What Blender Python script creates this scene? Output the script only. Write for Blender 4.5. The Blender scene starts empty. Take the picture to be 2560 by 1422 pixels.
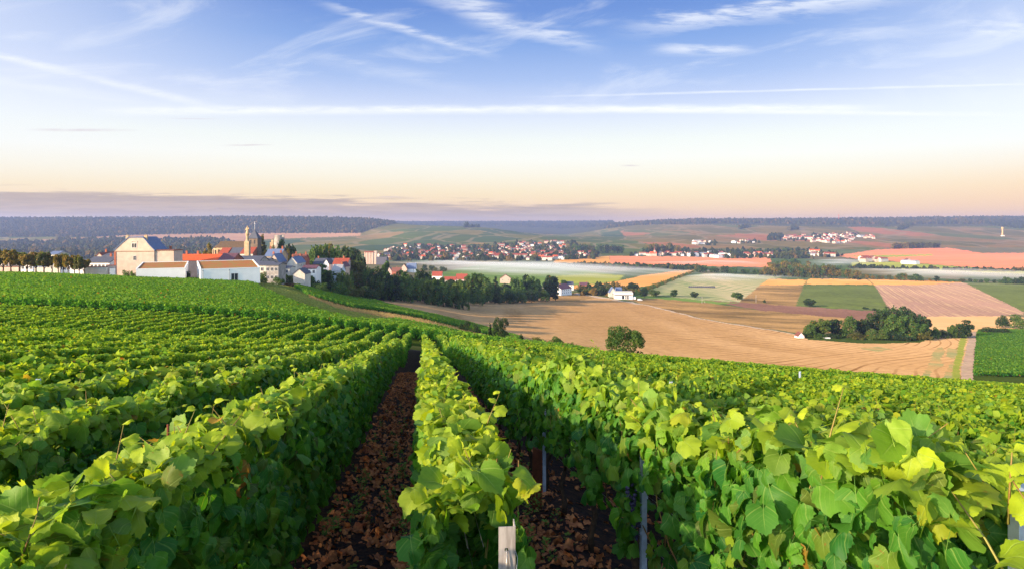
import bpy, bmesh, math, random
import numpy as np
from mathutils import Vector, Matrix
C = bpy.context.scene
COL = C.collection
rng = np.random.default_rng(11)
random.seed(5)
F = 1564.0          # focal length in pixels of the 2560 wide photograph
HX, HY = 1280.0, 565.0   # horizon line and optical axis

# ------------------------------------------------------------------ camera
cam = bpy.data.cameras.new('camera'); cam_o = bpy.data.objects.new('camera', cam); COL.objects.link(cam_o)
cam.sensor_fit = 'HORIZONTAL'; cam.sensor_width = 36.0; cam.lens = 36.0 * F / 2560.0
cam.shift_y = -(711.0 - HY) / 2560.0
cam.clip_start = 0.05; cam.clip_end = 60000
cam_o.location = (0, 0, 0); cam_o.rotation_euler = (math.pi / 2, 0, 0)
C.camera = cam_o

# ------------------------------------------------------------------ sun, sky, exposure
SUN_EL, SUN_AZ = math.radians(16.0), math.radians(-123.0)   # azimuth from +Y, towards the left
S = Vector((math.sin(SUN_AZ) * math.cos(SUN_EL), math.cos(SUN_AZ) * math.cos(SUN_EL), math.sin(SUN_EL)))
sun = bpy.data.lights.new('sun', 'SUN'); sun.energy = 2.8; sun.angle = math.radians(0.6); sun.color = (1.0, 0.74, 0.47)
sun_o = bpy.data.objects.new('sun', sun); COL.objects.link(sun_o)
sun_o.rotation_euler = S.to_track_quat('Z', 'Y').to_euler()
C.view_settings.view_transform = 'Standard'; C.view_settings.look = 'None'
C.view_settings.exposure = 1.75; C.view_settings.gamma = 1.0; C.view_settings.use_curve_mapping = False
cy = C.cycles
cy.max_bounces = 6; cy.diffuse_bounces = 3; cy.glossy_bounces = 2; cy.transmission_bounces = 4
cy.transparent_max_bounces = 8; cy.volume_bounces = 2
cy.use_adaptive_sampling = True; cy.adaptive_threshold = 0.004
cy.use_denoising = True; cy.denoising_input_passes = 'RGB_ALBEDO_NORMAL'; cy.denoising_prefilter = 'NONE'
try: cy.denoiser = 'OPENIMAGEDENOISE'
except Exception: pass
cy.sample_clamp_indirect = 6.0
cy.caustics_reflective = False; cy.caustics_refractive = False

class NT:
    """small helper to wire node trees"""
    def __init__(s, tree): s.t = tree; s.n = tree.nodes; s.n.clear()
    def new(s, typ, **kw):
        n = s.n.new(typ)
        for k, v in kw.items():
            if k.startswith('i_'):
                key = k[2:]; key = int(key) if key.isdigit() else key.replace('_', ' ')
                s.put(n.inputs[key], v)
            else: setattr(n, k, v)
        return n
    def put(s, sock, v):
        if isinstance(v, bpy.types.NodeSocket): s.t.links.new(v, sock)
        elif isinstance(v, bpy.types.Node): s.t.links.new(v.outputs[0], sock)
        else:
            if isinstance(v, tuple) and len(v) == 3 and sock.type == 'RGBA': v = (*v, 1)
            sock.default_value = v
    def m(s, op, a, b=0.0, c=None, clamp=False):
        n = s.n.new('ShaderNodeMath'); n.operation = op; n.use_clamp = clamp
        s.put(n.inputs[0], a); s.put(n.inputs[1], b)
        if c is not None: s.put(n.inputs[2], c)
        return n.outputs[0]
    def mix(s, f, a, b, blend='MIX'):
        n = s.n.new('ShaderNodeMix'); n.data_type = 'RGBA'; n.blend_type = blend; n.clamp_factor = True
        s.put(n.inputs[0], f); s.put(n.inputs[6], a); s.put(n.inputs[7], b)
        return n.outputs[2]
    def ramp(s, f, stops, interp='LINEAR'):
        n = s.n.new('ShaderNodeValToRGB'); n.color_ramp.interpolation = interp
        e = n.color_ramp.elements
        while len(e) < len(stops): e.new(0.5)
        for q, (p, c) in zip(e, stops):
            q.position = p; q.color = (*c, 1) if len(c) == 3 else c
        s.put(n.inputs[0], f); return n.outputs[0]
    def smooth(s, v, a, b, lo=0.0, hi=1.0):
        n = s.n.new('ShaderNodeMapRange'); n.interpolation_type = 'SMOOTHSTEP'
        s.put(n.inputs[0], v); s.put(n.inputs[1], a); s.put(n.inputs[2], b); s.put(n.inputs[3], lo); s.put(n.inputs[4], hi)
        return n.outputs[0]
    def noise(s, vec, scale, detail=4.0, rough=0.55, dist=0.0):
        n = s.n.new('ShaderNodeTexNoise'); s.put(n.inputs['Vector'], vec)
        n.inputs['Scale'].default_value = scale; n.inputs['Detail'].default_value = detail
        n.inputs['Roughness'].default_value = rough; n.inputs['Distortion'].default_value = dist
        return n.outputs['Fac']
    def comb(s, x, y, z=0.0):
        n = s.n.new('ShaderNodeCombineXYZ'); s.put(n.inputs[0], x); s.put(n.inputs[1], y); s.put(n.inputs[2], z); return n.outputs[0]

w = bpy.data.worlds.new('World'); C.world = w; w.use_nodes = True
N = NT(w.node_tree)
tc = N.new('ShaderNodeTexCoord'); sep = N.new('ShaderNodeSeparateXYZ', i_0=tc.outputs['Generated'])
dx, dy, dz = sep.outputs
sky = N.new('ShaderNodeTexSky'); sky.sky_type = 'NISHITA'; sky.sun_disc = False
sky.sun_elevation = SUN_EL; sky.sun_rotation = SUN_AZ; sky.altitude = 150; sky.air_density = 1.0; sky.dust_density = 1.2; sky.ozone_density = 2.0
# tan of elevation (a) and tan of azimuth (b) of the looked-at direction: the air far ahead of the hill
dyp = N.m('MAXIMUM', dy, 0.05)
a = N.m('DIVIDE', dz, dyp); b = N.m('DIVIDE', dx, dyp)
el = N.m('ARCSINE', dz)
grad = N.ramp(N.m('MULTIPLY', el, 1.6), [
    (0.0, (1.0, 0.55, 0.26)), (0.045, (0.99, 0.69, 0.38)), (0.085, (0.97, 0.79, 0.50)), (0.125, (0.96, 0.88, 0.70)), (0.17, (0.95, 0.94, 0.86)), (0.215, (0.88, 0.91, 0.86)),
    (0.268, (0.73, 0.79, 0.90)), (0.315, (0.55, 0.64, 0.87)), (0.366, (0.38, 0.51, 0.82)), (0.45, (0.22, 0.37, 0.74)), (0.53, (0.135, 0.265, 0.65)), (1.0, (0.05, 0.11, 0.42))])
# the sky is paler to the left (towards the sun) and right, deeper in the middle
left = N.smooth(b, -0.25, -1.0); right = N.smooth(b, 0.35, 1.0)
pale = N.mix(N.m('MULTIPLY', N.m('MAXIMUM', left, N.m('MULTIPLY', right, 0.85)), N.smooth(el, 0.02, 0.2, 0.0, 0.55)), grad, (0.84, 0.87, 0.97))
warm = N.mix(N.m('MULTIPLY', right, N.smooth(el, 0.12, 0.0, 0.0, 0.75)), pale, (1.0, 0.60, 0.32))
col = warm
def streak(a0, k, width, b0, b1, fade, strength, wob=0.004, sc=14.0, rag=0.5):
    """a long thin cloud in the direction (a = a0 + k*b)"""
    v = N.comb(N.m('MULTIPLY', b, sc), N.m('MULTIPLY', a, sc * 6), a0 * 31)
    nz = N.noise(v, 1.0, 5.0, 0.6)
    off = N.m('SUBTRACT', N.m('SUBTRACT', a, N.m('MULTIPLY_ADD', b, k, a0)), N.m('MULTIPLY', N.m('SUBTRACT', nz, 0.5), wob * 2))
    core = N.smooth(N.m('ABSOLUTE', off), width, 0.0)
    env = N.m('MULTIPLY', N.smooth(b, b0 - fade, b0 + fade), N.smooth(b, b1 + fade, b1 - fade))
    rg = N.smooth(nz, 0.5 - rag * 0.5, 0.5 + rag * 0.3)
    return N.m('MULTIPLY', N.m('MULTIPLY', core, env), N.m('MULTIPLY', rg, strength), clamp=True)
def blend(f, c):
    global col
    col = N.mix(f, col, c)
W1 = (0.93, 0.95, 0.99)
blend(streak(0.1855, 0.004, 0.0105, -0.62, 0.55, 0.08, 1.0, 0.0022, 22, 0.9), (0.98, 0.99, 0.98))
blend(streak(0.187, -0.012, 0.006, 0.1, 0.75, 0.12, 0.8, 0.0015, 18, 0.9), (0.97, 0.97, 0.93))
blend(streak(0.205, 0.026, 0.003, 0.1, 0.85, 0.12, 0.75, 0.002, 10, 0.9), W1)
blend(streak(0.075, -0.240, 0.010, -0.95, -0.50, 0.10, 0.75, 0.004, 9), W1)
blend(streak(0.10, -0.16, 0.012, -0.95, -0.62, 0.12, 0.30, 0.01, 9), W1)
blend(streak(0.262, -0.30, 0.011, -0.28, -0.06, 0.06, 0.62, 0.010, 16), W1)
blend(streak(0.330, -0.33, 0.030, -0.16, -0.02, 0.05, 0.70, 0.02, 12), W1)
blend(streak(0.318, -0.22, 0.022, -0.06, 0.12, 0.05, 0.70, 0.02, 12), W1)
blend(streak(0.205, -0.21, 0.020, -0.32, -0.12, 0.10, 0.35, 0.012, 8), W1)
blend(streak(0.280, 0.0, 0.012, 0.24, 0.37, 0.04, 0.65, 0.010, 12), W1)
blend(streak(0.290, 0.13, 0.024, 0.22, 0.62, 0.08, 0.75, 0.030, 12), W1)
blend(streak(0.325, -0.02, 0.018, 0.72, 0.9, 0.05, 0.6, 0.02, 12), W1)
blend(streak(0.318, 0.02, 0.010, -0.80, -0.76, 0.04, 0.5, 0.01, 12), W1)
# broad cirrus veil
veil = N.noise(N.comb(N.m('MULTIPLY_ADD', a, 5.0, N.m('MULTIPLY', b, 3.0)), N.m('MULTIPLY_ADD', b, -3.0, N.m('MULTIPLY', a, 14.0)), 3.0), 1.0, 6.0, 0.6, 0.6)
blend(N.m('MULTIPLY', N.smooth(veil, 0.50, 0.75), N.smooth(a, 0.14, 0.25, 0.0, 0.40)), W1)
# grey mauve bank low on the left, thinning to the right
nb = N.noise(N.comb(N.m('MULTIPLY', b, 5.0), N.m('MULTIPLY', a, 95.0), 9.0), 1.0, 8.0, 0.68)
top = N.m('ADD', N.m('MULTIPLY_ADD', N.m('SUBTRACT', b, 0.1), -0.030, 0.0355), N.m('MULTIPLY', N.m('SUBTRACT', nb, 0.5), 0.075))
bank = N.m('MULTIPLY', N.smooth(N.m('SUBTRACT', top, a), 0.0, 0.012), N.smooth(b, 0.36, 0.02))
bankc = N.ramp(N.m('ADD', N.m('MULTIPLY', a, 6.5), N.m('MULTIPLY', nb, 0.8)), [(0.16, (0.84, 0.55, 0.34)), (0.38, (0.64, 0.44, 0.30)), (0.52, (0.43, 0.31, 0.25)), (0.60, (0.56, 0.41, 0.30)), (0.70, (0.41, 0.30, 0.25)), (0.80, (0.52, 0.39, 0.30)), (0.95, (0.84, 0.65, 0.44))])
blend(N.m('MULTIPLY', N.m('MULTIPLY', bank, N.smooth(N.m('MULTIPLY_ADD', nb, 0.012, a), 0.004, 0.026, 0.5, 1.0)), 0.92), bankc)
MV = (0.62, 0.48, 0.52)
blend(streak(0.153, 0.0, 0.0035, -0.74, -0.63, 0.05, 0.75, 0.002, 10), MV)
blend(streak(0.166, -0.01, 0.0015, -0.53, -0.48, 0.03, 0.6, 0.001, 10), MV)
blend(streak(0.133, 0.01, 0.002, -0.45, -0.40, 0.03, 0.75, 0.002, 10), MV)
blend(streak(0.046, 0.0, 0.002, -0.21, -0.17, 0.02, 0.8, 0.001, 10), MV)
blend(streak(0.096, 0.0, 0.002, 0.18, 0.20, 0.012, 0.7, 0.001, 10), MV)
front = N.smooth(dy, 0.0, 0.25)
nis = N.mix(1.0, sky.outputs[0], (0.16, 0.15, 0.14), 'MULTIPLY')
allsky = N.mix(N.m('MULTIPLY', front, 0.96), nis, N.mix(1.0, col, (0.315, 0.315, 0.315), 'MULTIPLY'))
below = N.mix(N.smooth(dz, -0.004, -0.03), allsky, (0.12, 0.11, 0.10))
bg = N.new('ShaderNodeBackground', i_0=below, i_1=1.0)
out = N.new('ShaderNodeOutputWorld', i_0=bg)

# ------------------------------------------------------------------ mesh helpers
def link(o, parent=None):
    COL.objects.link(o)
    if parent is not None: o.parent = parent
    return o
def np_mesh(name, V, T, mats, mat_idx=None, tint=None, uv=None, smooth=False):
    """mesh data from numpy verts (n,3) and faces (m,3) or (m,4)"""
    me = bpy.data.meshes.new(name)
    V = np.asarray(V, np.float32); T = np.asarray(T, np.int32); k = T.shape[1]
    me.vertices.add(len(V)); me.vertices.foreach_set('co', V.ravel())
    me.loops.add(T.size); me.loops.foreach_set('vertex_index', T.ravel())
    me.polygons.add(len(T)); me.polygons.foreach_set('loop_start', np.arange(0, T.size, k, dtype=np.int32))
    if mat_idx is not None: me.polygons.foreach_set('material_index', np.asarray(mat_idx, np.int32))
    me.polygons.foreach_set('use_smooth', np.full(len(T), smooth, bool))
    for m in (mats if isinstance(mats, (list, tuple)) else [mats]): me.materials.append(m)
    if tint is not None:
        at = me.attributes.new('tint', 'FLOAT_COLOR', 'POINT')
        t4 = np.ones((len(V), 4), np.float32); t4[:, :3] = tint
        at.data.foreach_set('color', t4.ravel())
    if uv is not None:
        at = me.attributes.new('luv', 'FLOAT_VECTOR', 'POINT')
        u3 = np.zeros((len(V), 3), np.float32); u3[:, :uv.shape[1]] = uv
        at.data.foreach_set('vector', u3.ravel())
    me.update(calc_edges=True); me.validate(clean_customdata=False)
    return me
def ob(name, me, parent=None): return link(bpy.data.objects.new(name, me), parent)
def tag(o, label=None, cat=None, group=None, kind=None):
    if label: o['label'] = label
    if cat: o['category'] = cat
    if group: o['group'] = group
    if kind: o['kind'] = kind
    return o
def empty(name, loc, label, cat, group=None, rot=0.0):
    e = bpy.data.objects.new(name, None); COL.objects.link(e); e.location = loc; e.rotation_euler = (0, 0, rot)
    e.empty_display_size = 0.3
    return tag(e, label, cat, group)
class MB:
    """collects boxes, prisms, tubes into one mesh"""
    def __init__(s): s.v = []; s.f = []; s.mi = []
    def add(s, vs, fs, mi=0):
        o = len(s.v); s.v += [tuple(p) for p in vs]; s.f += [tuple(i + o for i in f) for f in fs]; s.mi += [mi] * len(fs); return s
    def box(s, x0, x1, y0, y1, z0, z1, mi=0):
        return s.add([(x0,y0,z0),(x1,y0,z0),(x1,y1,z0),(x0,y1,z0),(x0,y0,z1),(x1,y0,z1),(x1,y1,z1),(x0,y1,z1)],
              [(0,3,2,1),(4,5,6,7),(0,1,5,4),(1,2,6,5),(2,3,7,6),(3,0,4,7)], mi)
    def prism_y(s, poly, y0, y1, mi=0):
        """polygon in x,z (counter-clockwise seen from -y) extruded along y"""
        n = len(poly)
        return s.add([(x, y0, z) for x, z in poly] + [(x, y1, z) for x, z in poly],
              [tuple(range(n)), tuple(reversed(range(n, 2*n)))] + [(i, i + n, (i+1) % n + n, (i+1) % n) for i in range(n)], mi)
    def prism_x(s, poly, x0, x1, mi=0):
        n = len(poly)
        return s.add([(x0, y, z) for y, z in poly] + [(x1, y, z) for y, z in poly],
              [tuple(reversed(range(n))), tuple(range(n, 2*n))] + [(i, (i+1) % n, (i+1) % n + n, i + n) for i in range(n)], mi)
    def lathe(s, prof, n=12, cx=0, cy=0, mi=0, sx=1, sy=1):
        vs = [(cx + r*sx*math.cos(2*math.pi*i/n), cy + r*sy*math.sin(2*math.pi*i/n), z) for r, z in prof for i in range(n)]
        fs = [(j*n+i, j*n+(i+1)%n, (j+1)*n+(i+1)%n, (j+1)*n+i) for j in range(len(prof)-1) for i in range(n)]
        fs += [tuple(reversed(range(n))), tuple(range((len(prof)-1)*n, len(prof)*n))]
        return s.add(vs, fs, mi)
    def tube(s, pts, r, n=6, mi=0):
        """tube along points; r a number or a list"""
        P = [Vector(p) for p in pts]; rs = r if isinstance(r, (list, tuple)) else [r]*len(P); vs = []
        for i, p in enumerate(P):
            d = (P[min(i+1, len(P)-1)] - P[max(i-1, 0)]).normalized()
            u = d.cross(Vector((0.31, 0.17, 0.93)));  u = u.normalized() if u.length > 1e-4 else Vector((1,0,0))
            q = d.cross(u)
            vs += [p + (u*math.cos(2*math.pi*k/n) + q*math.sin(2*math.pi*k/n))*rs[i] for k in range(n)]
        fs = [(j*n+i, j*n+(i+1)%n, (j+1)*n+(i+1)%n, (j+1)*n+i) for j in range(len(P)-1) for i in range(n)]
        fs += [tuple(reversed(range(n))), tuple(range((len(P)-1)*n, len(P)*n))]
        return s.add(vs, fs, mi)
    def mesh(s, name, mats, smooth=False):
        me = bpy.data.meshes.new(name); me.from_pydata(s.v, [], s.f)
        for m in (mats if isinstance(mats, (list, tuple)) else [mats]): me.materials.append(m)
        me.polygons.foreach_set('material_index', s.mi)
        me.polygons.foreach_set('use_smooth', [smooth]*len(s.f)); me.update(); return me
    def ob(s, name, mats, parent=None, smooth=False): return ob(name, s.mesh(name, mats, smooth), parent)

def mat(name):
    m = bpy.data.materials.new(name); m.use_nodes = True
    return m, NT(m.node_tree)
def finish(N, shader, vol=None):
    o = N.new('ShaderNodeOutputMaterial')
    if shader is not None: N.put(o.inputs[0], shader)
    if vol is not None: N.put(o.inputs[1], vol)
def simple(name, color, rough=0.8, var=0.25, scale=1.5, color2=None, spec=0.3, metal=0.0, bump=0.0, stretch=(1,1,1)):
    m, N = mat(name)
    tc = N.new('ShaderNodeTexCoord'); mp = N.new('ShaderNodeMapping', i_Vector=tc.outputs['Object']); mp.inputs['Scale'].default_value = stretch
    nz = N.noise(mp.outputs[0], scale, 6.0, 0.6)
    c2 = color2 or tuple(c*(1-var) for c in color)
    c = N.mix(N.smooth(nz, 0.35, 0.65), c2, color)
    p = N.new('ShaderNodeBsdfPrincipled', i_Base_Color=c, i_Roughness=rough, i_Metallic=metal)
    p.inputs['Specular IOR Level'].default_value = spec
    if bump:
        bp = N.new('ShaderNodeBump', i_Height=nz); bp.inputs['Strength'].default_value = bump; N.put(p.inputs['Normal'], bp.outputs[0])
    finish(N, p.outputs[0]); return m

# ------------------------------------------------------------------ terrain height
RD = (-0.1425, 0.9898)     # direction of the near vine rows
TRACK_Y = 56.0
def near_z(X, Y):
    t = X*RD[0] + Y*RD[1]; L = X*RD[1] - Y*RD[0]
    lm = np.maximum(-L - 3.0, 0.0)
    g = 0.075*(np.sqrt(lm*lm + 4.0) - 2.0) - 0.104*np.maximum(L - 1.4, 0.0) - 0.22*(1-np.exp(-np.maximum(L-1.6, 0.0)/0.7))
    return -1.95 - 0.1605*t + g
TY = np.array([40,56,75,110,150,200,270,350,450,600,800,1100,1500,2000,2600,3300,4200,5500,7500,12000], float)
COLS = {  # image column of the photograph -> image row of the bare ground at each distance
 -900: [0, 800,765,723,699,694,694,700,705,700,690,670,650,633,612,590,547,552,558,562],
 0:    [0, 800,765,723,695,690,694,700,705,700,690,670,650,633,612,588,550,553,558,562],
 330:  [0, 812,778,735,706,700,703,708,712,706,695,672,650,633,608,588,549,553,558,562],
 640:  [0, 832,800,757,728,706,700,694,690,692,686,668,650,632,606,586,547,552,558,562],
 900:  [0, 858,832,805,783,765,752,745,728,708,690,665,645,625,605,588,551,553,556,560],
 1040: [0, 874,850,829,808,790,772,759,742,720,697,671,648,628,603,578,563,568,558,558],
 1200: [0, 889,872,858,843,830,808,787,762,736,705,678,652,631,604,582,569,575,558,556],
 1400: [0, 908,897,874,866,852,826,801,774,745,712,682,653,631,606,592,590,584,557,556],
 1560: [0, 923,913,906,893,880,850,818,788,755,718,685,655,634,608,597,582,560,556,556],
 1750: [0, 938,928,920,909,894,865,834,803,765,726,690,657,635,609,590,568,552,556,560],
 2000: [0, 959,949,940,925,908,880,850,818,775,735,695,660,637,612,592,566,551,555,560],
 2560: [0, 1002,990,975,955,925,888,855,822,780,738,697,662,640,615,590,562,546,552,560],
 3460: [0, 1060,1030,1000,970,935,893,858,824,782,740,698,662,640,615,590,562,546,552,560]}
TX = np.array(sorted(COLS)); TAB = np.array([COLS[x] for x in TX], float)
for i, x in enumerate(TX):
    X0 = (x - HX)/F*40.0; TAB[i, 0] = HY - F*near_z(np.array(X0), np.array(40.0))/40.0
def pchip(x, y, xn):
    """monotone cubic interpolation of y (n, ...) at xn"""
    h = np.diff(x); d = np.diff(y, axis=0)/h.reshape(-1, *([1]*(y.ndim-1)))
    m = np.zeros_like(y); m[0] = d[0]; m[-1] = d[-1]
    p, q = d[:-1], d[1:]; ok = (p*q) > 0
    m[1:-1] = np.where(ok, 2*p*q/np.where(ok, p+q, 1), 0)
    i = np.clip(np.searchsorted(x, xn) - 1, 0, len(x)-2); sh = (-1,) + (1,)*(y.ndim-1)
    s = np.clip((xn - x[i])/h[i], 0, 1).reshape(sh); hh = h[i].reshape(sh)
    return ((1+2*s)*(1-s)**2*y[i] + s*(1-s)**2*hh*m[i] + s*s*(3-2*s)*y[i+1] + s*s*(s-1)*hh*m[i+1])
GX = np.arange(-900, 3461, 20.0); GL = np.linspace(math.log(40), math.log(12000), 500)
_t = pchip(TX.astype(float), TAB, GX)                    # (gx, ty)
DENSE = pchip(np.log(TY), _t.T.copy(), GL).T             # (gx, gl)
def wav(X, Y):
    return (0.5*np.sin(X*0.031+1.3)*np.sin(Y*0.027+0.4) + 0.35*np.sin(X*0.073-Y*0.051) + 0.25*np.sin(X*0.011+Y*0.017))
def ground(X, Y):
    X = np.asarray(X, float); Y = np.asarray(Y, float); Yc = np.maximum(Y, 41.0)
    px = np.clip(HX + F*X/Yc, -899, 3459); ly = np.clip(np.log(Yc), GL[0], GL[-1]-1e-6)
    fx = (px - GX[0])/20.0; ix = np.clip(fx.astype(int), 0, len(GX)-2); fx = fx - ix
    fy = (ly - GL[0])/(GL[1]-GL[0]); iy = np.clip(fy.astype(int), 0, len(GL)-2); fy = fy - iy
    yp = (DENSE[ix,iy]*(1-fx)*(1-fy) + DENSE[ix+1,iy]*fx*(1-fy) + DENSE[ix,iy+1]*(1-fx)*fy + DENSE[ix+1,iy+1]*fx*fy)
    zf = -(yp - HY)*Yc/F + wav(X, Y)*np.clip((Yc-250)/2500, 0, 1)*2.0
    zn = near_z(X, np.minimum(Y, 60.0))
    s = np.clip((Y - 26.0)/18.0, 0, 1); s = s*s*(3-2*s)
    k = np.clip((Y - 57.0)/4.0, 0, 1); k = k*k*(3-2*k)*np.clip((112-Y)/50.0, 0, 1)*np.clip((6.0-X)/10.0, 0, 1)   # low bank behind the headland track
    return zn*(1-s) + zf*s + 0.55*k
def gz(X, Y): return float(ground(np.array([X]), np.array([Y]))[0])
def zpx(y, Y): return -(y - HY)*Y/F
def xpx(x, Y): return (x - HX)*Y/F
_RY = np.exp(np.linspace(math.log(45), math.log(9000), 1600))
def ray_ground(x, y, ymin=45.0):
    """distance at which the line of sight through (x, y) meets the ground"""
    Ys = _RY[_RY >= ymin]; g = HY - F*ground(xpx(x, Ys), Ys)/Ys
    k = np.nonzero(g <= y)[0]
    return float(Ys[k[0]]) if len(k) else float(Ys[-1])
def inpoly(px, py, poly):
    r = np.zeros(px.shape, bool); n = len(poly)
    for i in range(n):
        x0, y0 = poly[i]; x1, y1 = poly[(i+1) % n]
        if y0 == y1: continue
        c = ((y0 > py) != (y1 > py)) & (px < (x1-x0)*(py-y0)/(y1-y0) + x0)
        r ^= c
    return r

# ------------------------------------------------------------------ ground materials
def ground_mat(name, c1, c2, c3=None, scale=0.02, lines=None, line_col=None, line_amt=0.5, rough=0.95, patch=0.5, fine=0.0, stretch=None):
    m, N = mat(name)
    tc = N.new('ShaderNodeTexCoord'); P = tc.outputs['Object']
    if stretch:
        mp = N.new('ShaderNodeMapping', i_Vector=P); mp.inputs['Rotation'].default_value = (0, 0, stretch[0]); mp.inputs['Scale'].default_value = (stretch[1], stretch[2], 1); Pn = mp.outputs[0]
    else: Pn = P
    nz = N.noise(Pn, scale, 7.0, 0.62, 0.3)
    c = N.mix(N.smooth(nz, 0.5-0.3*patch, 0.5+0.3*patch), c1, c2)
    if c3 is not None:
        n2 = N.noise(Pn, scale*3.7, 6.0, 0.65, 0.5); c = N.mix(N.smooth(n2, 0.52, 0.72), c, c3)
    for ln in (lines or []):
        ang, per, dist, thick = ln
        mp = N.new('ShaderNodeMapping', i_Vector=P); mp.inputs['Rotation'].default_value = (0, 0, ang)
        sp = N.new('ShaderNodeSeparateXYZ', i_0=mp.outputs[0])
        wob = N.noise(P, 0.0045, 1.0, 0.4)
        ph = N.m('FRACT', N.m('DIVIDE', N.m('MULTIPLY_ADD', wob, dist, sp.outputs[0]), per))
        d = N.m('ABSOLUTE', N.m('SUBTRACT', ph, 0.5))
        brk = N.noise(Pn, 0.03, 4.0, 0.6)
        f = N.m('MULTIPLY', N.smooth(d, thick, thick*0.3), N.smooth(brk, 0.34, 0.62, 0.1, line_amt))
        c = N.mix(f, c, line_col)
    if fine: 
        n3 = N.noise(P, fine, 3.0, 0.7); c = N.mix(N.smooth(n3, 0.3, 0.7, 0.0, 0.5), c, N.mix(1.0, c, (0.45, 0.45, 0.45), 'MULTIPLY'))
    p = N.new('ShaderNodeBsdfDiffuse', i_Color=c); p.inputs['Roughness'].default_value = 0.6
    finish(N, p.outputs[0]); return m
G = {}
# near soil: dark earth with brown litter
m, N = mat('soil'); tc = N.new('ShaderNodeTexCoord'); P = tc.outputs['Object']
nz = N.noise(P, 9.0, 8.0, 0.7); n2 = N.noise(P, 22.0, 4.0, 0.6); n3 = N.noise(P, 1.3, 4.0, 0.6)
c = N.mix(N.smooth(nz, 0.40, 0.62), (0.016, 0.012, 0.014), (0.060, 0.030, 0.018))
c = N.mix(N.smooth(n2, 0.55, 0.70, 0, 0.8), c, (0.14, 0.055, 0.022))
c = N.mix(N.smooth(n3, 0.55, 0.75, 0, 0.45), c, (0.05, 0.045, 0.05))
bp = N.new('ShaderNodeBump', i_Height=N.m('ADD', nz, n2)); bp.inputs['Strength'].default_value = 0.9; bp.inputs['Distance'].default_value = 0.05
p = N.new('ShaderNodeBsdfPrincipled', i_Base_Color=c, i_Roughness=0.9, i_Normal=bp.outputs[0]); p.inputs['Specular IOR Level'].default_value = 0.15
finish(N, p.outputs[0]); G['soil'] = m
G['track'] = ground_mat('grass_track', (0.11, 0.13, 0.025), (0.20, 0.17, 0.05), (0.06, 0.10, 0.015), 0.3, fine=4.0)
G['underrow'] = ground_mat('under_vines', (0.025, 0.045, 0.010), (0.04, 0.06, 0.012), None, 0.3)
G['stubble'] = ground_mat('stubble', (0.36, 0.220, 0.100), (0.45, 0.290, 0.145), (0.31, 0.190, 0.085), 0.012,
     lines=[(math.radians(40), 4.6, 60.0, 0.13), (math.radians(40), 23.0, 60.0, 0.035), (math.radians(40), 23.0, 60.2, 0.02)], line_col=(0.17, 0.085, 0.032), line_amt=0.7, fine=0.35, stretch=(math.radians(40), 1.0, 0.16))
G['weedy'] = ground_mat('weedy_stubble', (0.36, 0.23, 0.10), (0.20, 0.22, 0.10), (0.40, 0.26, 0.12), 0.05, fine=0.5, stretch=(math.radians(40), 1.0, 0.3))
G['rough'] = ground_mat('rough_grass', (0.15, 0.10, 0.045), (0.33, 0.21, 0.09), (0.09, 0.07, 0.03), 0.02, fine=0.4, stretch=(0.1, 0.5, 1.6))
G['plough'] = ground_mat('ploughed', (0.155, 0.085, 0.065), (0.20, 0.115, 0.085), None, 0.01, lines=[(math.radians(75), 6.0, 10.0, 0.12)], line_col=(0.11, 0.06, 0.05), line_amt=0.4, fine=0.3)
G['mistfield'] = ground_mat('pale_meadow', (0.22, 0.23, 0.12), (0.36, 0.30, 0.19), (0.13, 0.19, 0.08), 0.01, lines=[(math.radians(40), 13.0, 50.0, 0.2), (math.radians(40), 5.0, 30.0, 0.2)], line_col=(0.11, 0.16, 0.06), line_amt=0.8, stretch=(math.radians(40), 1.0, 0.2))
G['darkgreen'] = ground_mat('beet_field', (0.075, 0.10, 0.030), (0.10, 0.13, 0.04), (0.11, 0.15, 0.03), 0.012, lines=[(math.radians(8), 9.0, 6.0, 0.1)], line_col=(0.12, 0.15, 0.05), line_amt=0.4, fine=0.2)
G['pinkfield'] = ground_mat('combed_plough', (0.24, 0.148, 0.115), (0.31, 0.19, 0.145), None, 0.01, lines=[(math.radians(26), 11.0, 22.0, 0.14), (math.radians(26), 4.0, 10.0, 0.2)], line_col=(0.42, 0.30, 0.18), line_amt=0.9, fine=0.3, stretch=(math.radians(26), 1.0, 0.2))
G['peach'] = ground_mat('peach_stubble', (0.40, 0.25, 0.12), (0.47, 0.31, 0.16), None, 0.02, lines=[(math.radians(-40), 7.0, 10.0, 0.1)], line_col=(0.36, 0.2, 0.09), line_amt=0.5)
G['orange'] = ground_mat('orange_stubble', (0.42, 0.20, 0.055), (0.48, 0.255, 0.085), None, 0.008, lines=[(math.radians(70), 14.0, 20.0, 0.1)], line_col=(0.45, 0.18, 0.03), line_amt=0.4)
G['salmon'] = ground_mat('salmon_plough', (0.44, 0.145, 0.075), (0.50, 0.185, 0.10), (0.42, 0.17, 0.075), 0.004, stretch=(0.0, 0.35, 1.4))
G['pinksoil'] = ground_mat('pink_soil', (0.38, 0.20, 0.11), (0.44, 0.24, 0.135), None, 0.004)
G['meadow'] = ground_mat('meadow', (0.085, 0.15, 0.035), (0.13, 0.19, 0.045), (0.07, 0.13, 0.05), 0.006, stretch=(0.0, 0.4, 1.5))
G['olive'] = ground_mat('olive_meadow', (0.18, 0.21, 0.04), (0.24, 0.25, 0.05), None, 0.006, stretch=(0.0, 0.4, 1.5))
G['straw'] = ground_mat('dry_grass', (0.30, 0.20, 0.075), (0.38, 0.26, 0.10), (0.17, 0.15, 0.04), 0.25, fine=1.5)
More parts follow.
